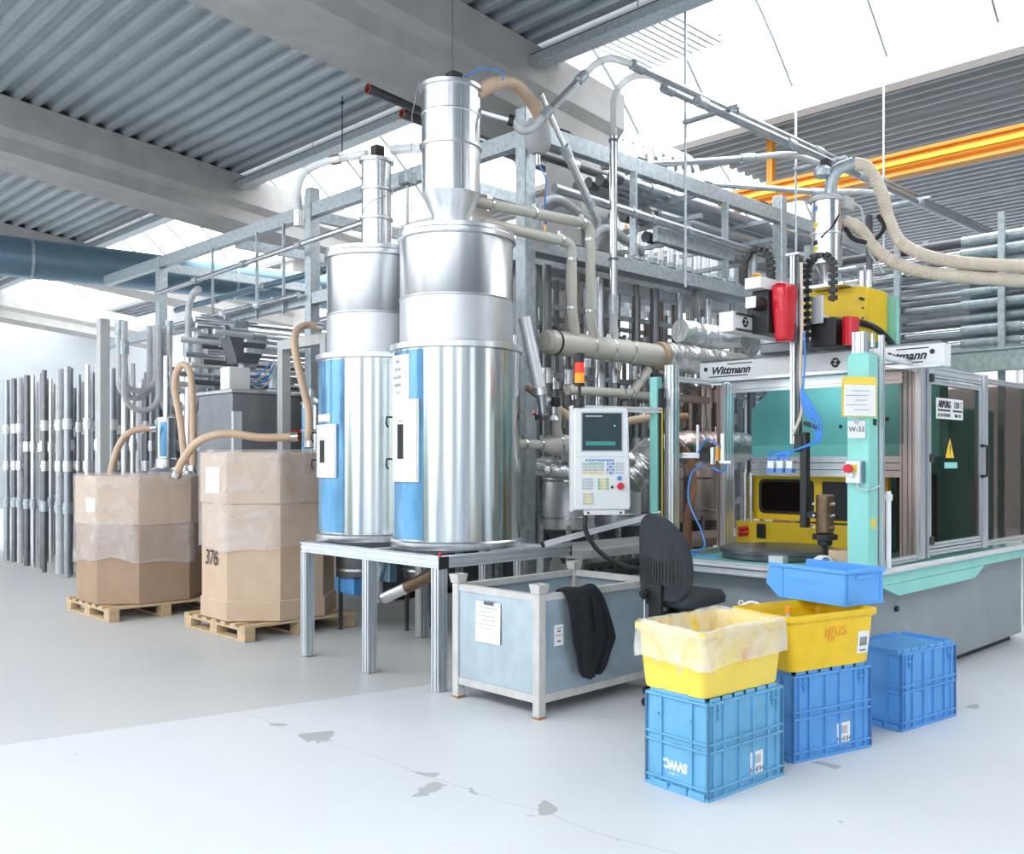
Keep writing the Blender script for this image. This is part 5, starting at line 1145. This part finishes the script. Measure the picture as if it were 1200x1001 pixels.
# steel cladding of the clutter around the dryer: level tubes, valves and hose loops
rr = random.Random(77)
for k in range(14):
    z = 2.55 + (k % 7) * .125; y = 11.15 + (k // 7) * .45 + rr.uniform(-.05, .05); x0 = 4.95 + rr.uniform(0, .5)
    m_ = rr.choice(('steel', 'pipe_mid', 'pipe_grey', 'alu_light'))
    t = thing('level_tube', '%s level tube behind the steel dryer, %s of its %s stack' % ({'steel': 'polished steel', 'pipe_mid': 'dark grey', 'pipe_grey': 'grey steel', 'alu_light': 'pale'}[m_], ('lowest', 'second', 'third', 'fourth', 'fifth', 'sixth', 'topmost')[k % 7], ('front', 'rear')[k // 7]), 'pipe', (x0, y, z), 0, 'level tubes behind the dryer')
    f = MB(); f.cyl((x0, y, z), (8.4, y, z), .034, n=12); f.build('tube', m_, t)
    f = MB(); f.cyl((x0 + .5, y, z), (x0 + .68, y, z), .05, n=12); f.build('coupling', 'galv', t)
t = thing('tube_stand', 'galvanised stand carrying the level tubes behind the dryer', 'stand', (5.2, 11.4, 0))
for x in (5.6, 7.4):
    for y in (11.28, 11.75):
        f = MB(); f.box(x - .03, x + .03, y - .02, y + .02, 0, 3.42); f.build('upright', 'galv', t)
for k in range(9):
    x, y, z, r = 5.15 + (k % 3) * .62, 12.75 + (k // 3) * .12, 2.35 + rr.uniform(0, .5), rr.uniform(.16, .26)
    t = thing('hose_loop', 'grey hose loop in the %s row, %s from the dryer, hanging among upright pipes' % (('front', 'middle', 'rear')[k // 3], ('first', 'second', 'third')[k % 3]), 'hose', (x, y, z), 0, 'hose loops behind the dryer')
    f = MB(); f.tube([(x - r, y, 3.42)] + arc((x, y, z), (-1, 0, 0), (0, 0, -1), r, 0, 180, 16) + [(x + r, y, 3.42)], .04, 12); f.build('tube', 'clear_hose', t)
    f = MB(); f.cyl((x - r, y, z + .5), (x - r, y, z + .68), .055, n=12); f.build('coupling', 'galv', t)
# hose arches behind the frame
HA = ('clear hose arching between the frame beams', 'hose arches between the frame beams')
for i, (x, y, r, z) in enumerate(((7.35, 7.2, .38, 4.05), (7.5, 7.3, .38, 4.08), (7.65, 7.4, .38, 4.10), (7.85, 6.9, .30, 3.85), (8.0, 7.0, .30, 3.85), (9.6, 6.8, .30, 3.55), (9.75, 6.9, .30, 3.58), (9.9, 7.0, .30, 3.6))):
    t = thing('hose_arch', HA[0], 'hose', (x, y, 3.2), 0, HA[1]); f = MB()
    f.tube([(x - r, y, 3.2)] + arc((x, y, z), (-1, 0, 0), (0, 0, 1), r, 0, 110, 14) + [(x + r * .9, y, z + r * .75), (x + r * 1.8, y, z + r * .5)], .045, 12); f.build('tube', 'clear_hose', t)
    f = MB(); f.cyl((x - r, y, 3.1), (x - r, y, 3.3), .055, n=14); f.build('coupling', 'steel', t)
# ------------------------------------------------ vertical pipe banks
PROTO = {}
MW = {'steel': 'polished steel', 'pipe_grey': 'grey steel', 'pipe_mid': 'dark grey', 'pipe_brown': 'brownish steel', 'clear_hose': 'milky plastic', 'galv': 'galvanised', 'alu_light': 'pale', 'pipe_dark': 'black'}
def vpipe(x, y, z0, h, r, m, ncoup, label, group):
    label = label.replace('upright conveying pipe with couplings', '%s%s%s upright pipe with %s couplings' % ({2.2: 'short ', 2.6: '', 2.9: 'tall '}.get(h, ''), 'slim ' if r < .036 else 'stout ' if r > .048 else '', MW[m], {2: 'two', 3: 'three'}[ncoup])).replace(' in the bank', '')
    key = (round(h, 2), r, m, ncoup)
    if key not in PROTO:
        t = thing('conveying_pipe', label, 'pipe', (x, y, z0), 0, group)
        f = MB(); f.cyl((0, 0, 0), (0, 0, h), r, n=12); f.build('tube', m, t, world=False)
        for k in range(ncoup):
            z = h * (.30 + .6 * k / max(1, ncoup)); f = MB(); f.cyl((0, 0, z), (0, 0, z + .15), r + .014, n=12); f.cyl((0, 0, z + .06), (0, 0, z + .09), r + .022, n=12); f.build('coupling', ('galv', 'steel', 'alu_light')[k % 3], t, world=False)
        PROTO[key] = t; return t
    t = copy_tree(PROTO[key], None, (x, y, z0), 0, label); t['group'] = group; return t
rr = random.Random(21)
heights = (2.2, 2.6, 2.9)
for row, y in enumerate((6.62, 7.15, 7.75, 8.3)):
    x = 6.2 + row * .1
    while x < 12.0:
        h = rr.choice(heights); m = rr.choice(('steel', 'pipe_mid', 'pipe_grey', 'pipe_mid', 'pipe_brown', 'pipe_brown', 'clear_hose')); r = rr.choice((.032, .042, .05))
        vpipe(x, y + rr.uniform(-.06, .06), .62 + (2.9 - h) * (1 if rr.random() < .6 else .2), h, r, m, rr.choice((2, 3)), 'upright conveying pipe with couplings in the bank behind the beige header', 'upright pipes behind the beige header')
        x += rr.choice((.17, .22, .26, .4)) * (1 + .25 * row)
for row, x in enumerate((6.5, 7.2, 8.1)):
    y = 9.7 + row * .13
    while y < 16.5:
        h = rr.choice(heights); m = rr.choice(('steel', 'pipe_mid', 'pipe_grey', 'clear_hose', 'pipe_mid')); r = rr.choice((.035, .045, .055))
        vpipe(x + rr.uniform(-.1, .1), y, .0, h, r, m, rr.choice((2, 3)), 'upright conveying pipe with couplings in the bank behind the steel dryer', 'upright pipes behind the steel dryer')
        y += rr.choice((.22, .3, .36, .5)) * (1 + .2 * row)
for row, x in enumerate((5.2, 5.7, 6.2, 4.7)):
    y = 13.0 + row * .1
    while y < 19:
        h = rr.choice(heights); m = rr.choice(('steel', 'pipe_mid', 'pipe_grey', 'clear_hose', 'pipe_mid')); r = rr.choice((.035, .045, .055))
        vpipe(x + rr.uniform(-.1, .1), y, 0, 2.9, r, m, rr.choice((2, 3)), 'upright conveying pipe with couplings beyond the grey pillar', 'upright pipes beyond the grey pillar')
        y += rr.choice((.25, .35, .5))
for row in range(2):       # pale risers high up under the roof light
    for k in range(13):
        x = 9.45 + k * .215 + row * .1; y = 8.12 + row * .42
        vpipe(x, y, 3.6, 2.0, .04, 'alu_light', 2, 'pale upright riser under the bright roof light', 'pale risers under the roof light')
for k in range(9):         # their clear bends leaning to the left
    x = 9.45 + k * .215; t = thing('hose_bend', 'clear hose bend on top of the pale risers', 'hose', (x, 8.12, 5.6), 0, 'hose bends on the pale risers')
    f = MB(); f.tube([(x, 8.12, 5.601)] + arc((x, 8.57, 5.65), (0, -1, 0), (0, 0, 1), .45, 0, 110, 12), .034, 10); f.build('tube', 'alu_light', t); f = MB(); f.cyl((x, 8.12, 5.601), (x, 8.12, 5.68), .05, n=12); f.build('coupling', 'alu_light', t)
# carrier rails of the banks
for y in (6.85, 7.45, 8.0):
    t = thing('pipe_rack', 'galvanised rack of rails holding the upright pipes behind the header, row at %s' % {6.85: 'the front', 7.45: 'the middle', 8.0: 'the back'}[y], 'rack', (6.2, y, 0))
    for z in (1.05, 1.75, 2.45, 3.15):
        f = MB(); f.box(6.2, 12.2, y - .02, y + .02, z, z + .05); f.build('rail', 'galv', t)
    for x in (6.22, 7.9, 9.6, 11.3):
        f = MB(); f.box(x - .03, x + .03, y + .021, y + .08, 0, 3.45); f.build('upright', 'galv', t)
for x, nm in ((6.85, 'front'), (7.65, 'rear')):
    t = thing('pipe_rack', 'galvanised rack of rails holding pipes behind the steel dryer, %s row' % nm, 'rack', (x, 9, 0))
    for z in (1.1, 1.9, 2.7):
        f = MB(); f.box(x - .02, x + .02, 9.55, 16.5, z, z + .06); f.build('rail', 'galv', t)
    for y in (9.6, 11.8, 13.9, 16.4):
        f = MB(); f.box(x - .08, x - .021, y - .03, y + .03, 0, 3.2); f.build('upright', 'galv', t)
# hopper dryers low behind the silo table
hd = None
for i, (x, y) in enumerate(((6.55, 6.28), (7.25, 6.28), (7.95, 6.28), (8.65, 6.28))):
    if hd is None:
        hd = thing('drying_hopper', 'dark round drying hopper, first from the frame column, behind the silo table', 'hopper', (x, y, 0), 0, 'drying hoppers behind the silo table')
        f = MB(); f.lathe((0, 0, 0), [(.24, .95), (.25, .96), (.25, 1.50), (.24, 1.52), (.08, 1.60), (.08, 1.66)], 28); f.build('body', 'matte_steel', hd, world=False)
        f = MB(); f.lathe((0, 0, 0), [(.06, .62), (.07, .64), (.24, .949)], 28); f.build('cone', 'dark_steel', hd, world=False)
        f = MB(); f.box(-.05, .05, -.05, .05, .50, .619); f.build('slide_valve', 'galv', hd, world=False)
        for z in (1.05, 1.4):
            f = MB(); f.lathe((0, 0, 0), [(.2502, z), (.258, z + .005), (.258, z + .02), (.2502, z + .025)], 28); f.build('hoop', 'steel', hd, world=False)
        for a in (45, 135, 225, 315):
            f = MB(); c, s = math.cos(R(a)) * .24, math.sin(R(a)) * .24; f.box(c - .02, c + .02, s - .02, s + .02, 0, 1.0); f.build('leg', 'galv', hd, world=False)
    else: copy_tree(hd, None, (x, y, 0), 0, 'dark round drying hopper, %s from the frame column, behind the silo table' % ('', 'second', 'third', 'fourth')[i])
# low supply bench behind bin and chair
t = thing('supply_bench', 'long grey steel bench under the pipe bank behind the steel bin', 'bench', (5.6, 5.5, 0))
f = MB(); f.box(5.75, 8.85, 5.35, 5.95, .78, .86); f.build('top', 'grey_paint', t, bevel=.005)
f = MB(); f.box(5.76, 8.85, 5.36, 5.40, .60, .74); f.build('apron', 'dark_steel', t)
for x in (5.82, 7.2, 8.8):
    for y in (5.42, 5.88):
        f = MB(); f.box(x - .04, x + .04, y - .04, y + .04, 0, .78); f.build('leg', 'galv', t)
f = MB(); f.box(5.76, 8.85, 5.36, 5.40, .20, .26); f.build('stretcher', 'galv', t)
t = thing('cable_duct', 'perforated dark cable duct under the steel bench', 'duct', (5.8, 5.30, .68));
f = MB(); f.box(5.7, 8.8, 5.28, 5.349, .66, .75); f.build('duct_body', 'dark_steel', t)
for k in range(16):
    f = MB(); f.box(5.75 + k * .12, 5.81 + k * .12, 5.276, 5.2799, .69, .72); f.build('slot', 'black', t)
# ------------------------------------------------ left area
t = thing('dryer_cabinet', 'grey steel dryer cabinet with orange warning plate', 'dryer', (5.04, 10.0, 0))
f = MB(); f.box(5.04, 6.25, 10.02, 10.85, .10, 2.36); f.build('body', 'dryer_steel', t, bevel=.008)
f = MB(); f.box(5.02, 6.27, 10.0, 10.87, 2.3605, 2.40); f.build('top_edge', 'brushed', t, bevel=.004)
f = MB(); f.box(5.1, 6.2, 10.1, 10.8, 0, .0995); f.build('plinth', 'black', t)
f = MB(); f.box(5.03, 5.13, 9.97, 10.0195, 1.1, 2.15); f.build('hinge_rail', 'alu', t)
f = MB(); quad_plate(f, (5.78, 10.019, 1.90), (1, 0, 0), (0, 0, 1), .34, .13, .004); pl = f.build('warning_plate', 'orange_label', t)

for z, w in ((1.915, .24), (1.87, .20)):
    f = MB(); quad_plate(f, (5.78, 10.0145, z), (1, 0, 0), (0, 0, 1), w, .022, .001); f.build('text_line', 'print', pl)
f = MB(); f.box(5.045, 5.30, 10.10, 10.32, 2.401, 2.66); f.build('terminal_box', 'white', t, bevel=.01)
f = MB(); f.lathe((5.75, 10.35, 0), [(.12, 2.401), (.12, 2.44), (.08, 2.46), (.08, 2.62), (.05, 2.64), (.05, 2.72)], 20); f.build('blower', 'galv', t)
for k in range(4):
    f = MB(); f.tube(spline([(5.3, 10.2, 2.5 + k * .03), (5.45, 10.15 + .03 * k, 2.44 + .05 * k), (5.6, 10.2, 2.55 + k * .06), (5.7, 10.3, 2.7 + k * .03)], 8), .010, 6); f.build('air_hose', 'blue_hose' if k % 2 else 'clear_hose', t)
f = MB(); f.extrude([(5.35, 10.5, 2.75), (5.6, 10.5, 2.75), (5.75, 10.5, 3.05), (5.25, 10.5, 3.05)], (0, .25, 0)); f.build('feed_hopper', 'dark_steel', t)
f = MB(); f.cyl((5.48, 10.62, 2.401), (5.48, 10.62, 2.75), .06, n=14); f.build('feed_neck', 'galv', t)
f = MB(); f.box(5.2, 6.4, 9.99, 10.06, 2.82, 2.87).box(5.2, 6.4, 9.99, 10.06, 2.94, 2.97); f.build('cable_tray', 'galv', t)
t = thing('portal_frame', 'light grey square-tube portal beside the slimmer silo', 'frame', (5.5, 8.8, 0))
for y in (8.83, 9.72):
    f = MB(); f.box(5.45, 5.56, y - .055, y + .055, 0, 2.955); f.build('post', 'grey_paint', t, bevel=.006)
f = MB(); f.box(5.45, 5.56, 8.886, 9.664, 2.84, 2.955); f.build('lintel', 'grey_paint', t, bevel=.006)
f = MB(); f.box(5.45, 6.1, 8.94, 9.60, 1.60, 1.65); f.build('shelf', 'galv', t)
for i, (x, y) in enumerate(((5.66, 9.40), (5.72, 9.15))):
    t = thing('filter_vessel', ('blue banded steel filter vessel standing left in the grey portal', 'blue banded steel filter vessel standing right in the grey portal')[i], 'vessel', (x, y, 1.651))
    f = MB(); f.lathe((x, y, 0), [(.11, 1.651), (.11, 2.22)], 24); f.build('body', 'steel', t); f = MB(); f.lathe((x, y, 0), [(.115, 2.2205), (.12, 2.225), (.12, 2.245), (.05, 2.30), (.02, 2.40)], 24); f.build('lid', 'galv', t)
    f = MB(); f.patch(x, y, .1105, 180, 232, 1.68, 2.19, .002, 6); lab(f.build('blue_panel', 'blue_film', t), 'blue panel')
    f = MB(); f.lathe((x, y, 0), [(.1105, 1.92), (.117, 1.925), (.117, 1.945), (.1105, 1.95)], 24); f.build('strap', 'galv', t)
hose('tan hose arching from the portal down into the marked cardboard bin', [(5.42, 8.80, 3.0), (5.28, 8.86, 3.02), (5.12, 8.80, 2.92), (5.08, 8.74, 2.72), (5.12, 8.68, 2.4), (5.16, 8.62, 2.1), (5.12, 8.55, 1.74)], .04, 'tan_hose')
hose('tan hose lying across the top of the marked cardboard bin', [(4.16, 9.45, 1.45), (4.18, 9.35, 1.60), (4.26, 9.15, 1.80), (4.45, 8.95, 1.87), (4.7, 8.75, 1.83), (4.98, 8.55, 1.84)], .04, 'tan_hose')
hose('tan hose looping upright at the squat cardboard bin', [(4.50, 10.0, 1.5), (4.47, 10.05, 2.0), (4.43, 10.10, 2.35), (4.44, 10.08, 2.55), (4.49, 10.03, 2.63), (4.54, 9.98, 2.55), (4.56, 9.96, 2.2), (4.56, 9.96, 1.5)], .036, 'tan_hose')
hose('tan hose rising from the floor to the conical feeder', [(4.40, 11.9, 1.3), (4.50, 11.85, 1.75), (4.62, 11.75, 1.95), (4.85, 11.6, 2.0)], .04, 'tan_hose')
t = thing('conical_feeder', 'blue banded feeder on a silver cone beyond the squat bin', 'feeder', (5.0, 11.7, 0))
f = MB(); f.lathe((5.05, 11.75, 0), [(.30, 1.30), (.32, 1.32), (.20, 1.48), (.14, 1.52)], 28); f.build('cone', 'brushed', t); f = MB(); f.lathe((5.05, 11.75, 0), [(.13, 1.521), (.13, 1.62), (.11, 1.63), (.11, 2.10)], 24); f.build('column', 'steel', t)
f = MB(); f.patch(5.05, 11.75, .1105, 200, 250, 1.65, 2.08, .002, 6); f.build('blue_panel', 'blue_film', t); f = MB(); f.lathe((5.05, 11.75, 0), [(.10, 0), (.10, .02), (.05, .03), (.05, 1.2), (.29, 1.299)], 20); f.build('stand', 'galv', t)
f = MB(); f.lathe((5.05, 11.75, 0), [(.12, 2.101), (.12, 2.13), (.04, 2.15), (.04, 2.9)], 20); f.build('drop_tube', 'steel', t)
t = thing('grey_pillar', 'plain grey steel pillar beyond the conical feeder', 'pillar', (4.6, 12.6, 0)); f = MB(); f.box(4.55, 4.67, 12.55, 12.67, .011, 3.4); f.build('shaft', 'grey_paint', t, bevel=.005); f = MB(); f.box(4.48, 4.74, 12.48, 12.74, 0, .01); f.build('base_plate', 'grey_paint', t)
# horizontal tubes along the left frame wing
for x, y0, y1, z0, z1, r, m, l in ((5.70, 8.35, 13.6, 4.10, 3.98, .032, 'steel', 'polished tube passing before the left frame column'), (5.80, 9.9, 13.5, 3.53, 3.50, .036, 'steel', 'polished tube with clear joints above the lower left beam'), (6.6, 9.2, 15, 4.05, 4.0, .045, 'blue_steel', 'blue-grey tube behind the left frame wing')):
    t = thing('wall_tube', l, 'pipe', (x, y0, z0)); f = MB(); f.cyl((x, y0, z0), (x, y1, z1), r, n=14); f.build('tube', m, t)
    for k in (.25, .5, .75):
        p = Vector((x, y0 + (y1 - y0) * k, z0 + (z1 - z0) * k)); f = MB(); f.cyl(p, p + Vector((0, .12, 0)), r + .014, n=14); f.build('coupling', 'alu_light' if r == .036 else 'galv', t)
for y, l in ((11.0, 'thin strut hanging the polished tubes at the left frame wing'), (12.2, 'farther thin strut hanging the polished tubes at the left frame wing'), (10.35, 'thin pale drop rod beside the left frame column')):
    t = thing('hanger_strut', l, 'strut', (5.86, y, 3.4)); f = MB(); f.box(5.845, 5.875, y - .012, y + .012, 3.37, 4.45); f.build('bar', 'galv', t); f = MB(); f.box(5.70, 5.8445, y - .015, y + .015, 3.52, 3.545); f.build('bracket', 'galv', t)
t = thing('exhaust_duct', 'large blue-grey exhaust duct crossing behind the left pipes', 'duct', (6.8, 16, 4.3)); f = MB(); f.cyl((-3.0, 18.0, 4.85), (13, 15.6, 4.85), .32, n=28); f.build('duct_shell', 'blue_steel', t)
for k in range(5):
    q = k / 5 + .1; p = Vector((-3 + 16 * q, 18.0 - 2.4 * q, 4.85)); f = MB(); f.cyl(p, p + Vector((.04, -.006, 0)), .335, n=28); f.build('flange', 'galv', t)
t = thing('feed_pipe', 'vertical clear and steel feed pipe before the left beam', 'pipe', (5.6, 12.6, 1.0)); f = MB(); f.cyl((5.62, 12.4, 0), (5.62, 12.4, 3.2), .05, n=16); f.build('tube', 'steel', t)
f = MB(); f.tube([(5.62, 12.4, 3.2)] + arc((5.62, 12.1, 3.55), (0, 1, 0), (0, 0, 1), .3, 0, 90, 10), .045, 14); f.build('hose', 'clear_hose', t); f = MB(); f.cyl((5.62, 12.4, 3.0), (5.62, 12.4, 3.25), .066, n=16); f.build('coupling', 'galv', t)
# outlet under the slimmer silo
t = thing('silo_outlet', 'steel outlet valve with slanting grey tube under the silo table', 'valve', (4.75, 6.5, .42))
f = MB(); f.cyl((4.68, 6.62, .45), (4.72, 6.36, .56), .05, n=16); f.build('coupling', 'steel', t); f = MB(); f.cyl((4.72, 6.36, .56), (4.78, 5.95, .74), .052, n=16); f.build('tube', 'brown_steel', t)
f = MB(); f.lathe((4.66, 6.72, 0), [(.03, .40), (.05, .42), (.06, .52), (.05, .62), (.09, .70), (.09, .85)], 18); f.build('drop_leg', 'steel', t); f = MB(); f.cyl((4.66, 6.72, .55), (4.60, 6.70, .56), .02, n=10); f.build('lever', 'black', t)
f = MB(); f.box(4.70, 4.78, 6.58, 6.70, .58, .80); f.build('actuator', 'blue_steel', t, bevel=.008)
for i, (x, y) in enumerate(((5.15, 7.7), (5.55, 7.2))):
    t = thing('suction_drum', ('dark steel suction drum with blue tray behind the silo table', 'dark steel suction drum without tray behind the silo table')[i], 'drum', (x, y, 0)); f = MB(); f.lathe((x, y, 0), [(.19, .50), (.20, .52), (.20, .86), (.21, .865), (.21, .88), (.1, .92)], 24); f.build('drum_body', 'dark_steel', t)
    f = MB(); f.lathe((x, y, 0), [(.201, .56), (.207, .565), (.207, .585), (.201, .59)], 24); f.build('hoop', 'steel', t)
    for a in (30, 150, 270):
        f = MB(); c, s = math.cos(R(a)) * .17, math.sin(R(a)) * .17; f.box(x + c - .015, x + c + .015, y + s - .015, y + s + .015, 0, .5); f.build('leg', 'dark_steel', t)
    if i == 0:
        f = MB(); f.box(x - .14, x + .14, y - .14, y + .14, .34, .36).box(x - .16, x + .16, y - .16, y - .141, .36, .495).box(x - .16, x - .141, y - .14, y + .16, .36, .495); lab(f.build('tray', 'blue_crate_new', t), 'blue drip tray')
# horizontal pipe stack at the right
rr = random.Random(5)
t = thing('pipe_rack', 'galvanised rack holding stacked level pipes at the right of the loader', 'rack', (9.4, 2, 0))
for y in (5.2, 4.2, 3.2, 1.8, .4):
    f = MB(); f.box(9.10, 9.14, y - .03, y + .03, 0, 3.9); f.build('upright', 'galv', t)
    f = MB(); f.box(9.78, 9.82, y - .03, y + .03, 0, 3.9); f.build('upright', 'galv', t)
for z in (2.63, 3.142, 3.63):
    for y in (1.8, 4.2):
        f = MB(); f.box(9.141, 9.779, y - .03, y + .03, z, z + .01); f.build('arm', 'galv', t)
for j in range(9):
    for i in range(3):
        x, z = 9.22 + i * .21 + rr.uniform(-.02, .02), 2.72 + j * .122; m_ = rr.choice(('steel', 'pipe_grey', 'steel', 'pipe_dark', 'galv'))
        t = thing('stock_pipe', '%s level pipe in layer %s from the bottom of the rack by the loader' % (MW[m_], ('one', 'two', 'three', 'four', 'five', 'six', 'seven', 'eight', 'nine')[j]), 'pipe', (x, .2, z), 0, 'stacked level pipes'); r = rr.choice((.03, .036, .045)); y1 = rr.uniform(4.4, 5.6)
        f = MB(); f.cyl((x, .2, z), (x, y1, z), r, n=12); f.build('tube', m_, t); f = MB(); f.cyl((x, 2.6 + rr.uniform(-.5, .8), z), (x, 3.6, z), r + .01, n=12); f.build('sleeve', 'galv', t)
t = thing('steel_girder', 'galvanised girder crossing below the stacked level pipes', 'girder', (9.0, 0, 2.4)); f = MB(); f.box(8.9, 9.05, -1, 5.5, 2.42, 2.60); f.build('web', 'galv', t); f = MB(); f.box(8.86, 9.09, -1, 5.5, 2.601, 2.62); f.build('flange', 'galv', t)
f = MB(); f.box(8.93, 9.03, 5.3, 5.4, 0, 2.42); f.build('leg', 'galv', t); f = MB(); f.box(8.93, 9.03, -.9, -.8, 0, 2.42); f.build('leg', 'galv', t)

# ------------------------------------------------ cabinets added as a dark backdrop to darken the pipe banks
cb = None
for i, (x, y, rz) in enumerate([(6.3 + k * .92, 8.95, 0) for k in range(7)] + [(8.9, 16.6 - k * .95, -90) for k in range(7)]):
    lbl = 'dark grey cabinet added to darken the background of the header pipe bank' if rz == 0 else 'dark grey cabinet added to darken the background of the dryer pipe bank'
    grp = 'dark backdrop cabinets added behind the header' if rz == 0 else 'dark backdrop cabinets added behind the dryer'
    if cb is None:
        cb = thing('backdrop_cabinet', lbl, 'cabinet', (x, y, 0), rz, grp)
        f = MB(); f.box(0, .88, 0, .5, .08, 2.75); f.build('carcass', 'cabinet_dark', cb, world=False, bevel=.006)
        f = MB(); f.box(.03, .85, .04, .46, 0, .0795); f.build('plinth', 'black', cb, world=False)
        for q in (.01, .445):
            f = MB(); f.box(q, q + .425, -.02, -.0005, .10, 2.73); d_ = f.build('door', 'cabinet_dark', cb, world=False, bevel=.004)
            f = MB(); f.box(q + .19, q + .23, -.032, -.0205, 1.3, 1.42); f.build('handle', 'black', d_, world=False)
    else:
        c = copy_tree(cb, None, (x, y, 0), rz, lbl); c['group'] = grp
# trays added over the banks to block roof light and shade the pipes
for i, y in enumerate((6.75, 7.3, 7.85)):
    t = thing('cable_tray', 'galvanised cable tray added to shade the upright pipes, %s one' % ('front', 'middle', 'back')[i], 'tray', (6.2, y, 3.42))
    f = MB(); f.box(6.2, 12.2, y - .17, y + .17, 3.66, 3.67); f.build('floor_sheet', 'galv', t)
    for s_ in (-.17, .165):
        f = MB(); f.box(6.2, 12.2, y + s_, y + s_ + .005, 3.6705, 3.74); f.build('side_lip', 'galv', t)
    for k in range(3):
        f = MB(); f.tube([(6.2 + .4 * q, y - .09 + .09 * k + .02 * math.sin(q * 1.3 + k), 3.70) for q in range(16)], .022, 6); f.build('cable', 'black', t)

# ================================================================== UNSEEN COPIES BEHIND THE CAMERA (added to give the silos something to reflect)
src = {o['label']: o for o in list(COL.objects) if o.parent is None and 'label' in o}
for lbl0, lbl1, loc, rz in (
        ('teal and yellow injection press behind the guard windows', 'unseen teal and yellow press copy added for silo reflections', (-3.5, 6.5, .86), 180),
        ('grey machine base with teal tray edged in aluminium', 'unseen grey machine base copy added for silo reflections', (-2.1, 7.2, 0), 180),
        ('yellow hooded injection unit on top of the press', 'unseen yellow injection unit copy added for silo reflections', (-3.4, 6.5, 2.45), 180)):
    copy_tree(src[lbl0], None, loc, rz, lbl1)
n = 0
base = src['brighter blue crate carrying the yellow tub with orange lettering']
for (x, y, rz) in ((-1.6, 3.4, 80), (-2.4, 3.3, 86), (-.8, -2.2, 10), (.2, -2.6, -8), (-3.6, .4, 60)):
    for k in range(3):
        copy_tree(base, None, (x, y, .48 * k), rz, 'unseen stacked blue crate added for silo reflections'); n += 1
for (x, y, z, rz) in ((-1.8, 3.7, 1.44, 80), (-.5, -2.0, 1.44, 10)):
    copy_tree(src['deep yellow tub with orange lettering standing under the open blue bin'], None, (x, y, z), rz, 'unseen deep yellow tub on a crate stack, added for silo reflections')['group'] = 'unseen yellow tubs added for silo reflections'

for o in bpy.data.objects:
    if '_o' in o: del o['_o']
